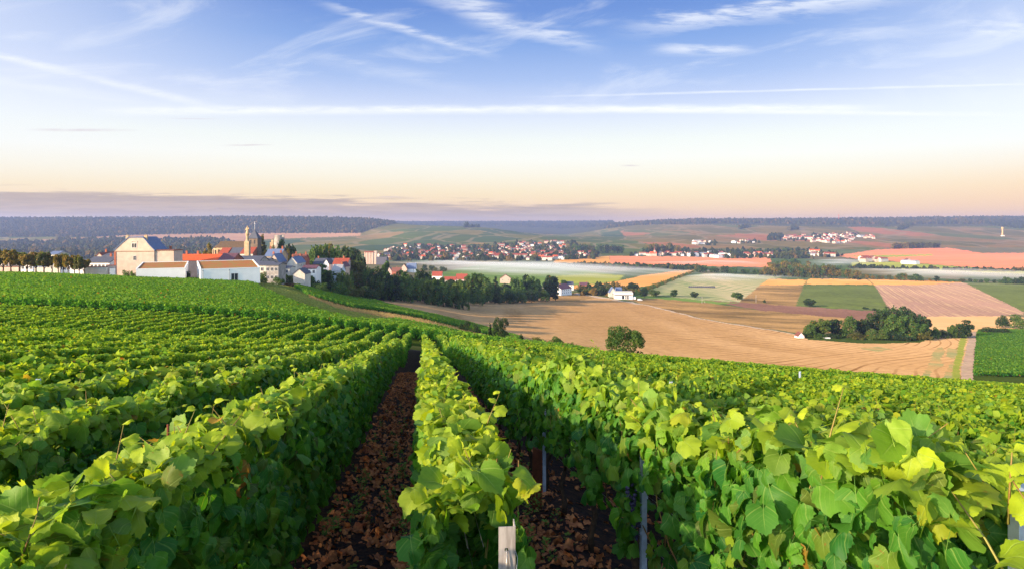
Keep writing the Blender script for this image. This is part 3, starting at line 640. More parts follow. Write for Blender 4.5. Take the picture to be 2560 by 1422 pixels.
def vine_row(L, label, seed, t_start=-1.5, offset=0.0):
    g = np.random.default_rng(seed); te = edge_t(L)
    x0, y0 = rp(L, max(t_start, 0.0))
    ts = [t for t in np.arange(t_start, te, 0.5) if visible(L, t)]
    if not ts: return None
    t0, t1 = ts[0], min(ts[-1] + .5, te)
    if t1 - t0 < 1: return None
    bx, by = rp(L, t0); e = empty('vine_row', (bx, by, gz(bx, by)), label, 'vine row', 'vine rows of the near vineyard')
    parts = []; stems = MB(); near = False
    t = t0
    while t < t1 - 1e-6:
        tb = min(t + 1.0, t1); X, Y = rp(L, (t+tb)/2); D = math.hypot(X, Y)
        if D < 7: q = [sample_leaves(L, t, tb, 950, .082, 0, g), shoots(L, t, tb, 10, 0, g, stems)]; near = True; canes(L, t, tb, g, stems)
        elif D < 19: q = [sample_leaves(L, t, tb, 760, .085, 1, g), shoots(L, t, tb, 6, 1, g, stems if D < 12 else None)]
        elif D < 38: q = [sample_leaves(L, t, tb, 380, .10, 2, g, .12), shoots(L, t, tb, 4, 2, g, None)]
        else: q = [sample_leaves(L, t, tb, 230, .125, 2, g, .2)]
        parts += [p for p in q if p is not None]; t = tb
    V, T, A, U = join(parts)
    V = V - np.array(e.location)
    mi = np.zeros(len(T), int)
    if stems.v:
        sv = np.array(stems.v); quads = np.array([f for f in stems.f if len(f) == 4]); st = np.concatenate([quads[:, [0,1,2]], quads[:, [0,2,3]]])
        T = np.concatenate([T, st + len(V)]); mi = np.concatenate([mi, np.ones(len(st), int)])
        V = np.concatenate([V, sv - np.array(e.location)]); A = np.concatenate([A, np.zeros((len(sv),3))]); U = np.concatenate([U, np.zeros((len(sv),2))])
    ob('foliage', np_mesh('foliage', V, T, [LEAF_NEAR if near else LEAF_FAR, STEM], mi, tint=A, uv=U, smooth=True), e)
    # trunks, wires where they can be seen
    if abs(L) < 8:
        for i, tt in enumerate(np.arange(math.ceil(t0), min(t1, 15), 1.05)):
            X, Y = rp(L, tt + g.normal(0,.08)); 
            o = ob('trunk', TRUNK, e); o.location = Vector((X, Y, gz(X,Y))) - Vector(e.location); o.rotation_euler = (g.normal(0,.05), g.normal(0,.05), math.atan2(RD[1],RD[0]) - math.pi/2 + g.choice([0, math.pi])); o.scale = (1,1,g.uniform(.9,1.15))
        for hh in (.55, .85, 1.12):
            for sd in (-.03, .03):
                wm = MB(); pts = []
                for tt in np.linspace(max(t0, -.5), min(t1, 16), 12):
                    X, Y = rp(L+sd, tt); pts.append((X-e.location.x, Y-e.location.y, gz(X,Y)+hh-e.location.z))
                wm.tube(pts, .0016, 4).ob('wire', WIRE, e)
    return e
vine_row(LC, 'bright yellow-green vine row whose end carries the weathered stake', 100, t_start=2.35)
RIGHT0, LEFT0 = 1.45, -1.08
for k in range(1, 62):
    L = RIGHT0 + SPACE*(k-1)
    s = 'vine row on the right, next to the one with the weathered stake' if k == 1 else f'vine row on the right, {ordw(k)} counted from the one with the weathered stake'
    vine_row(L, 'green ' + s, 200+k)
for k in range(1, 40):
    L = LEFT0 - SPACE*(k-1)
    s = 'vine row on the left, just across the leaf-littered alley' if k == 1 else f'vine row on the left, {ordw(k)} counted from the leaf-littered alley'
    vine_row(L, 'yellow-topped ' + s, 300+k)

# end of row stake: folded weathered angle with a hole and a tying wire
X, Y = 0.0, 0.0
SX, SY = xpx(1266, 2.25), 2.25; zt = zpx(1316, 2.25); zb = gz(SX, SY)
e = empty('row_end_stake', (SX, SY, zb), 'weathered grey angle stake with a wire tied through its hole', 'stake', rot=0.08)
mb = MB(); hgt = zt - zb; fw = .028
for (xa, xb, za, zbb) in ((-fw, fw, -.3, hgt-.088), (-fw, -.006, hgt-.088, hgt-.076), (.006, fw, hgt-.088, hgt-.076), (-fw, fw, hgt-.076, hgt)):
    mb.box(xa, xb, 0, .004, za, zbb)
mb.box(fw+.0005, fw+.0045, 0, .055, -.3, hgt+.002); mb.ob('angle_bar', WEATHERED, e)
mb = MB(); mb.tube([(0,.03,hgt-.08),(0,-.006,hgt-.083),(.004,-.008,hgt-.11),(.010,-.007,hgt-.15),(.02,-.008,hgt-.19),(.036,-.004,hgt-.16),(.041,.012,hgt-.12),(.034,.03,hgt-.10)], .0016, 5)
mb.tube([(.002,-.006,hgt-.09),(-.002,-.012,hgt-.15),(.006,-.01,hgt-.22),(.03,-.006,hgt-.21),(.042,.01,hgt-.17)], .0016, 5); mb.ob('wire', WIRE, e, True)

def post(name, L, t, h, label, width=.035, rot=0.0, m=GALV, lean=0.0):
    X, Y = rp(L, t); z = gz(X, Y)
    mb = MB(); wd = width
    mb.box(-wd/2, -wd/2+.004, -.012, .022, -.3, h); mb.box(-wd/2+.004, wd/2-.004, -.012, -.008, -.3, h); mb.box(wd/2-.004, wd/2, -.012, .022, -.3, h)
    mb.box(-wd/2-.008, -wd/2, -.010, -.004, h*.55, h*.55+.02); mb.box(wd/2, wd/2+.008, -.010, -.004, h*.75, h*.75+.02)
    o = mb.ob(name, m); o.location = (X, Y, z); o.rotation_euler = (0, lean, rot); return tag(o, label, 'post', 'steel trellis posts')
def lt(x, Y):
    X = xpx(x, Y); return X*PD[0]+Y*PD[1], X*RD[0]+Y*RD[1]
for (x, Y, h, lb, wd) in ((1361, 7.3, 1.22, 'thin blue-grey steel post beside the rusty plate', .034), (1609, 3.95, 1.12, 'blue-grey steel post beside the dark grape bunch', .036),
        (2548, 1.75, 1.53, 'blue-grey steel post nearest the right edge', .027), (2066, 4.25, 1.20, 'steel post whose tip shows among young shoots', .05),
        (1246, 12.5, 1.3, 'slim steel post by the second alley', .035), (654, 9.0, 1.30, 'steel post in the second row left of the alley', .04), (1678, 9.5, 1.5, 'short post tip above the right-hand rows', .04),
        (95, 7.0, 1.45, 'steel post tip above the left rows', .04), (2000, 20.0, 1.6, 'far steel post tip in the right-hand rows', .05)):
    L, t = lt(x, Y); post('trellis_post', L, t, h, lb, wd, rot=0.15)
# rusty plate stake behind the first post
L, t = lt(1343, 6.6); Xr, Yr = rp(L, t); mb = MB()
mb.prism_y([(-.055,-.2),(.045,-.2),(.055,.25),(.05,.62),(-.045,.66),(-.05,.3)], 0, .03).box(-.05, -.035, -.012, 0, .0, .6)
o = mb.ob('rusty_stake', RUSTY); o.location = (Xr, Yr, gz(Xr, Yr)); tag(o, 'flat rust-brown stake standing under the leaves in the right alley', 'stake')
# red-brown cane stub over the near left row
L, t = lt(420, 3.1); Xr, Yr = rp(L, t); mb = MB(); z0 = zpx(1160, Yr)
mb.tube([(Xr,Yr,z0-.5),(Xr+.004,Yr,z0-.2),(Xr,Yr,zpx(1060,Yr))], [.009,.008,.007], 6); o = mb.ob('cane_stub', RUSTY, None, True); tag(o, 'red-brown cane stub sticking up from the near left row', 'stake')
# grape bunches
def bunch(x, y, Y, s, label):
    bm = bmesh.new(); g = random.Random(int(x)); c = Vector((xpx(x,Y), Y, zpx(y,Y)))
    for i in range(46):
        f = g.random(); a = g.uniform(0, 6.28); r = (.034*(1-f*.75))*math.sqrt(g.uniform(.35,1))
        bmesh.ops.create_icosphere(bm, subdivisions=2, radius=.0085*s*g.uniform(.85,1.1), matrix=Matrix.Translation((math.cos(a)*r*s, math.sin(a)*r*s, (.06-f*.125)*s)))
    me = bpy.data.meshes.new('grape_bunch'); bm.to_mesh(me); bm.free(); me.materials.append(GRAPE); me.polygons.foreach_set('use_smooth', [True]*len(me.polygons))
    o = ob('grape_bunch', me); o.location = c; tag(o, label, 'grapes', 'ripe grape bunches')
bunch(1580, 1243, 3.75, 1.15, 'dark blue grape bunch hanging left of the steel post')
bunch(1388, 1088, 7.0, 1.2, 'small dark grape bunch below the thin steel post tip')
bunch(1590, 1320, 3.9, 1.0, 'grape bunch low in shade under the first dark bunch')

# fallen leaves and small weeds on the alleys
g = np.random.default_rng(77); P = []; 
for (l0, l1, n, tmax) in ((-.98, .12, 9500, 30), (.25, 1.50, 6500, 22), (1.5, 2.6, 900, 10), (-2.3, -1.1, 900, 9)):
    t = 1.2 + (tmax-1.2)*g.uniform(0,1,n)**1.7; l = g.uniform(l0, l1, n); cl = np.sin(t*2.3 + l*4) * np.sin(t*0.9 - l*6.5) + 0.6*np.sin(t*5.1 + l*9); s = g.uniform(-1.5, 1.4, n) < cl + .35; P.append(np.stack(rp(l[s], t[s]), -1))
P = np.concatenate(P); n = len(P); Z = ground(P[:,0], P[:,1]) + g.uniform(.004,.03,n)
pos = np.concatenate([P, Z[:,None]], 1); nz = g.normal(0,1,(n,3))
V, T, A, U = leaves(pos, np.array([0,0,1.0]) + nz*.45, nz[:, ::-1]*[1,1,.2], .062*np.clip(g.lognormal(0,.4,n),.35,1.9), np.zeros((n,3)), 1, g)
V[:,2] += 0.018*np.sin(V[:,0]*90)*np.cos(V[:,1]*80)
tag(ob('fallen_leaves', np_mesh('fallen_leaves', V, T, LITTER, smooth=False)), 'brown dry leaves littering the dark soil between the rows', 'leaf litter', kind='stuff')
WEED = simple('weed_green', (0.16, 0.27, 0.04), 0.7, 0.5, 10.0)
Ps, Ns, Ts, Ss = [], [], [], []
for i in range(340):
    l0, l1, tm = random.choice(((-.95,.1,14), (.3,1.4,12), (.3,1.4,12)))
    t = 1.5 + tm*random.random()**1.5; l = random.uniform(l0, l1); X, Y = rp(l, t); z = gz(X, Y); hgt = random.uniform(.05,.22)
    for j in range(int(10+hgt*90)):
        q = random.random(); aa = random.uniform(0, 6.28); rr = .01 + .05*(1-q)*random.random()
        Ps.append((X+math.cos(aa)*rr, Y+math.sin(aa)*rr, z+hgt*q)); Ns.append((-math.cos(aa)*.6, -math.sin(aa)*.6, .8)); Ts.append((math.cos(aa), math.sin(aa), .8)); Ss.append(random.uniform(.014,.035))
n = len(Ps); V, T, A, U = leaves(np.array(Ps), np.array(Ns), np.array(Ts), np.array(Ss), np.zeros((n,3)), 2, g)
tag(ob('weeds', np_mesh('weeds', V, T, WEED)), 'small green weeds sprouting in the leaf litter', 'weeds', kind='stuff')

# ------------------------------------------------------------------ farther vineyards that read as one mass
def vine_mass(name, label, polys, y0, y1, spacing, per_m, size, ang, h=1.3, seed=1, xr=None, mats=None, wid=.22):
    g = np.random.default_rng(seed); dx_, dy_ = math.sin(ang), math.cos(ang); nxv, nyv = dy_, -dx_
    lo = min(p[0] for q in polys for p in q); hi = max(p[0] for q in polys for p in q)
    x0, x1 = min(xpx(lo, y0), xpx(lo, y1)), max(xpx(hi, y0), xpx(hi, y1))
    A_ = (x1-x0)*(y1-y0); n = int(A_/spacing*per_m)
    X = g.uniform(x0, x1, n); Y = g.uniform(y0, y1, n)
    L = X*nxv + Y*nyv; t = X*dx_ + Y*dy_
    row = np.round(L/spacing); off = np.clip(g.normal(0, .55, n), -1, 1)*wid; L = row*spacing + off
    X = L*nxv + t*dx_; Y = L*nyv + t*dy_
    px, py = field_at(X, Y); s = np.zeros(n, bool)
    for q in polys: s |= inpoly(px, py, q)
    s &= (Y > y0) & (Y < y1); X, Y, off, row, t = X[s], Y[s], off[s], row[s], t[s]; n = len(X)
    v = g.uniform(.15, 1, n)**.6; ht = h + .10*lowfreq(t*.9, row*2.1); Z = ground(X, Y) + v*ht
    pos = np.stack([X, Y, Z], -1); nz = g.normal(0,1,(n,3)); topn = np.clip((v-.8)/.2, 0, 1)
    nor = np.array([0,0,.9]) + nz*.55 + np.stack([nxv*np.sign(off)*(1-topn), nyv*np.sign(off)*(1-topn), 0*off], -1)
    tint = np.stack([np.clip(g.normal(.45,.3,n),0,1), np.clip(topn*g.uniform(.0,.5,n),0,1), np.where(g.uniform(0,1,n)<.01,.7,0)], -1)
    V, T, A, U = leaves(pos, nor, nz[:, ::-1], size*np.clip(g.lognormal(0,.3,n),.5,1.8), tint, 2, g)
    return tag(ob(name, np_mesh(name, V, T, LEAF_FAR, tint=A, smooth=True)), label, 'vineyard', kind='stuff')
BLOCK = [(-120,672),(330,680),(500,692),(615,704),(634,714),(675,738),(765,778),(880,813),(960,818),(1042,833),(1042,880),(-120,860)]
vine_mass('hillside_vineyard', 'dense green vineyard covering the hillside behind the headland track', [BLOCK], TRACK_Y+5.0, 182, 1.25, 34, .21, math.radians(-8), seed=3)
STRIP1 = [(760,713),(905,745),(1010,775),(1190,815),(1300,850),(1290,862),(1235,843),(1130,815),(1000,786),(880,770),(760,737),(735,722)]
STRIP2 = [(935,818),(990,806),(1120,830),(1228,854),(1330,868),(1490,884),(1490,900),(1300,890),(1100,870),(1042,872),(1042,833)]
vine_mass('vineyard_strip', 'narrow green vineyard strip between dry bank and stubble field', [STRIP1], 85, 330, 1.3, 24, .27, math.radians(-30), seed=4)
vine_mass('vineyard_strip', 'green vineyard strip below the dry grassy bank', [STRIP2], TRACK_Y+5.0, 210, 1.3, 30, .24, math.radians(-20), seed=5)
VR = [(2444,826),(2640,818),(2640,1010),(2432,1010)]
vine_mass('valley_vineyard', 'green vineyard block beyond the dirt track at the right', [VR], 170, 440, 1.8, 16, .42, math.radians(70), seed=6)

# tufts of grass on the dry bank and the path
def tufts(name, label, poly, y0, y1, n, size, m, seed):
    g = np.random.default_rng(seed); lo, hi = min(p[0] for p in poly), max(p[0] for p in poly)
    Y = g.uniform(y0, y1, n*40); X = xpx(g.uniform(lo, hi, n*40), Y); px, py = field_at(X, Y); s = inpoly(px, py, poly); X, Y = X[s][:n], Y[s][:n]; n = len(X)
    k = 5; X = np.repeat(X, k) + g.normal(0, .12, n*k); Y = np.repeat(Y, k) + g.normal(0, .12, n*k); a = g.uniform(0, 6.28, n*k); h = size*g.uniform(.4, 1.3, n*k); Z = ground(X, Y); w_ = .035
    b = np.stack([X, Y, Z-.03], -1); sd = np.stack([np.cos(a), np.sin(a), 0*a], -1)*w_; tip = b + np.stack([np.sin(a)*h*.35*g.normal(0,1,n*k), np.cos(a)*h*.35, h], -1)
    V = np.stack([b-sd, b+sd, tip], 1).reshape(-1, 3); T = np.arange(len(V)).reshape(-1, 3)
    tag(ob(name, np_mesh(name, V, T, m)), label, 'grass', kind='stuff')
STRAWM = simple('straw_blade', (0.50,0.34,0.13), .9, .4, 3.0, (0.30,0.21,0.07)); GRASSM = simple('grass_blade', (0.20,0.26,0.045), .9, .4, 2.0, (0.26,0.24,0.06))
fp = {f[0]: f[4] for f in FIELDS if f[0] in ('dry_bank', 'grass_path')}
tufts('dry_grass', 'straw-coloured dry grass on the bank between the vineyards', fp['dry_bank'], 70, 300, 5000, .55, STRAWM, 21)
tufts('path_grass', 'short green grass on the path below the white halls', fp['grass_path'], 70, 300, 6500, .22, GRASSM, 22)

# ------------------------------------------------------------------ trees
def tree_leaf(name, deep, midc, young, rust=(0.30,.12,.03), trans=0.25): return leaf_material(name, deep, midc, young, rust, trans, False, 0.6, 0.2)
TM = {'green': tree_leaf('broadleaf', (0.024,0.068,0.012), (0.070,0.130,0.022), (0.15,0.19,0.03)),
      'dark': tree_leaf('dark_leaf', (0.010,0.028,0.010), (0.026,0.052,0.014), (0.05,0.075,0.02)),
      'light': tree_leaf('light_leaf', (0.045,0.085,0.012), (0.090,0.135,0.022), (0.17,0.19,0.03)),
      'olive': tree_leaf('olive_leaf', (0.050,0.060,0.012), (0.105,0.095,0.020), (0.20,0.15,0.03)),
      'gold': tree_leaf('autumn_leaf', (0.11,0.085,0.012), (0.22,0.14,0.018), (0.38,0.20,0.03)),
      'red': tree_leaf('copper_leaf', (0.035,0.016,0.014), (0.060,0.026,0.020), (0.09,0.04,0.025))}
TRUNKM = simple('tree_bark', (0.10, 0.07, 0.05), 0.95, 0.4, 6.0)
def lobes_for(kind, g):
    L = []
    if kind == 'round':
        for i in range(24):
            h = g.uniform(.16, .88); a = g.uniform(0, 6.28); r = .30*math.sin(min(1, max(.18, (h-.08)/.85))*math.pi*.92)**.7
            L.append((math.cos(a)*r, math.sin(a)*r, h, g.uniform(.09,.155)))
        L += [(0,0,.55,.26),(0,0,.86,.10),(.05,.02,.40,.2)]
    elif kind == 'tall':
        for i in range(22):
            h = g.uniform(.16,.93); a = g.uniform(0,6.28); r = .17*math.sin(min(1,max(.2,h))*math.pi*.9)**.6
            L.append((math.cos(a)*r, math.sin(a)*r, h, g.uniform(.07,.115)))
        L += [(0,0,.5,.17),(0,0,.75,.13),(0,0,.3,.14)]
    elif kind == 'poplar':
        for i in range(20):
            h = g.uniform(.10,.95); a = g.uniform(0,6.28); r = .07*math.sin(min(1,max(.15,h))*math.pi*.85)**.5
            L.append((math.cos(a)*r, math.sin(a)*r, h, g.uniform(.05,.075)))
    elif kind == 'bush':
        for i in range(20):
            a = g.uniform(0,6.28); r = .62*math.sqrt(g.uniform(0,1)); h = g.uniform(.2, .86 - .5*(r/.62)**2)
            L.append((math.cos(a)*r, math.sin(a)*r, h, g.uniform(.14,.26)))
        L += [(0,0,.35,.35)]
    elif kind == 'pollard':
        for i in range(22):
            h = g.uniform(.50,.90); a = g.uniform(0,6.28); r = .25*math.sqrt(g.uniform(.1,1))
            L.append((math.cos(a)*r, math.sin(a)*r, h, g.uniform(.08,.13)))
    elif kind == 'cedar':
        for h in np.linspace(.16,.95,11):
            n = int(3+7*(1-h)); R = .42*(1-h)**.75
            for i in range(n):
                a = g.uniform(0,6.28); q = g.uniform(.25,1)
                L.append((math.cos(a)*R*q, math.sin(a)*R*q, h-.05*q, .085*(1.15-h*.6)))
    elif kind == 'conifer':
        for h in np.linspace(.08,.95,14):
            n = int(2+6*(1-h)); R = .24*(1-h)**.8
            for i in range(n):
                a = g.uniform(0,6.28); L.append((math.cos(a)*R, math.sin(a)*R, h, .03+.07*(1-h)))
    elif kind == 'bushy':       # crown down to the ground, upright
        for i in range(30):
            h = g.uniform(.10,.90); a = g.uniform(0,6.28); r = .42*math.sin(min(1,max(.25,(h+.25)/1.25))*math.pi*.95)**.5
            L.append((math.cos(a)*r, math.sin(a)*r, h, g.uniform(.08,.15)))
        L += [(0,0,.45,.33),(0,0,.72,.2)]
    return L
def crown_mesh(kind, seed, n, size):
    g = np.random.default_rng(seed); Ls = np.array(lobes_for(kind, g)); wgt = Ls[:,3]**2; k = g.choice(len(Ls), n, p=wgt/wgt.sum())
    d = nrm(g.normal(0,1,(n,3))); rr = Ls[k,3]*np.clip(1 - np.abs(g.normal(0,.18,n)), .3, 1.08)
    flat = np.array([1,1,.45]) if kind == 'cedar' else np.array([1,1,.85])
    pos = Ls[k,:3] + d*flat*rr[:,None]; pos[:,2] = np.maximum(pos[:,2], .01)
    nz = g.normal(0,1,(n,3)); nor = d*.9 + nz*.6 + np.array([0,0,.35])
    lob = g.normal(0,.25,len(Ls))[k]
    tint = np.stack([np.clip(.45+lob+g.normal(0,.2,n),0,1), np.clip((g.uniform(0,1,n)-.55)*.9+lob*.4,0,.9), np.where(g.uniform(0,1,n)<.02,.6,0)], -1)
    V,T,A,U = leaves(pos, nor, nz[:, ::-1]-np.array([0,0,.5]), size*np.clip(g.lognormal(0,.3,n),.5,1.8), tint, 2, g)
    return np_mesh('crown', V, T, TM['green'], tint=A, smooth=True)
def trunk_mesh(kind, seed):
    g = random.Random(seed); mb = MB(); top = {'pollard':.62,'round':.55,'tall':.7,'poplar':.9,'cedar':.92,'conifer':.95}.get(kind, .4); r = {'pollard':.035,'poplar':.015}.get(kind,.026)
    pts = [(g.uniform(-.01,.01)*i, g.uniform(-.01,.01)*i, -.03 + (top+.03)*i/4) for i in range(5)]
    mb.tube(pts, [r*1.3, r, r*.85, r*.65, r*.3], 7)
    if kind not in ('cedar','conifer','poplar'):
        for i in range(5):
            a = g.uniform(0,6.28); b = pts[2] if i < 3 else pts[3]; q = g.uniform(.13,.22)
            mb.tube([b, (b[0]+math.cos(a)*q*.5, b[1]+math.sin(a)*q*.5, b[2]+.12), (b[0]+math.cos(a)*q, b[1]+math.sin(a)*q, b[2]+.24)], [r*.5, r*.35, r*.15], 5)
    return mb.mesh('trunk', TRUNKM, True)
CROWNS, TRUNKS = {}, {}
WID = {'round':.80,'tall':.52,'poplar':.26,'bush':1.6,'pollard':.68,'cedar':.85,'conifer':.56,'bushy':1.05}
def get_crown(kind, v, detail):
    key = (kind, v, detail)
    if key not in CROWNS:
        n, s = {'far':(700,.085),'mid':(3000,.050),'near':(9000,.026)}[detail]
        CROWNS[key] = crown_mesh(kind, hash(kind) % 97 + v*13 if False else sum(map(ord, kind)) + v*13, n, s)
    return CROWNS[key]
def get_trunk(kind, v):
    if (kind, v) not in TRUNKS: TRUNKS[(kind, v)] = trunk_mesh(kind, v)
    return TRUNKS[(kind, v)]
_tc = [0]
def tree(kind, m, x, ytop, Y, wpx, label, group=None, detail='mid', ybase=None, name=None):
    """a tree whose top is seen at (x, ytop), standing at distance Y (or where the ground is seen at ybase)"""
    if Y is None: Y = ray_ground(x, ybase)
    X = xpx(x, Y); z = gz(X, Y); h = max(zpx(ytop, Y) - z, .5); wd = wpx*Y/F
    _tc[0] += 1; v = _tc[0] % 3
    nm = name or {'bush':'bush','bushy':'tree','cedar':'cedar_tree','conifer':'conifer_tree','poplar':'poplar_tree','pollard':'pollarded_tree'}.get(kind, 'tree')
    e = empty(nm, (X, Y, z), label, 'bush' if nm == 'bush' else 'tree', group, rot=random.uniform(0, 6.28))
    s = wd/WID[kind]; e.scale = (s, s, h)
    c = ob('crown', get_crown(kind, v, detail), e); c.material_slots[0].link = 'OBJECT'; c.material_slots[0].material = TM[m]
    if kind != 'bush': ob('trunk', get_trunk(kind, v), e)
    return e
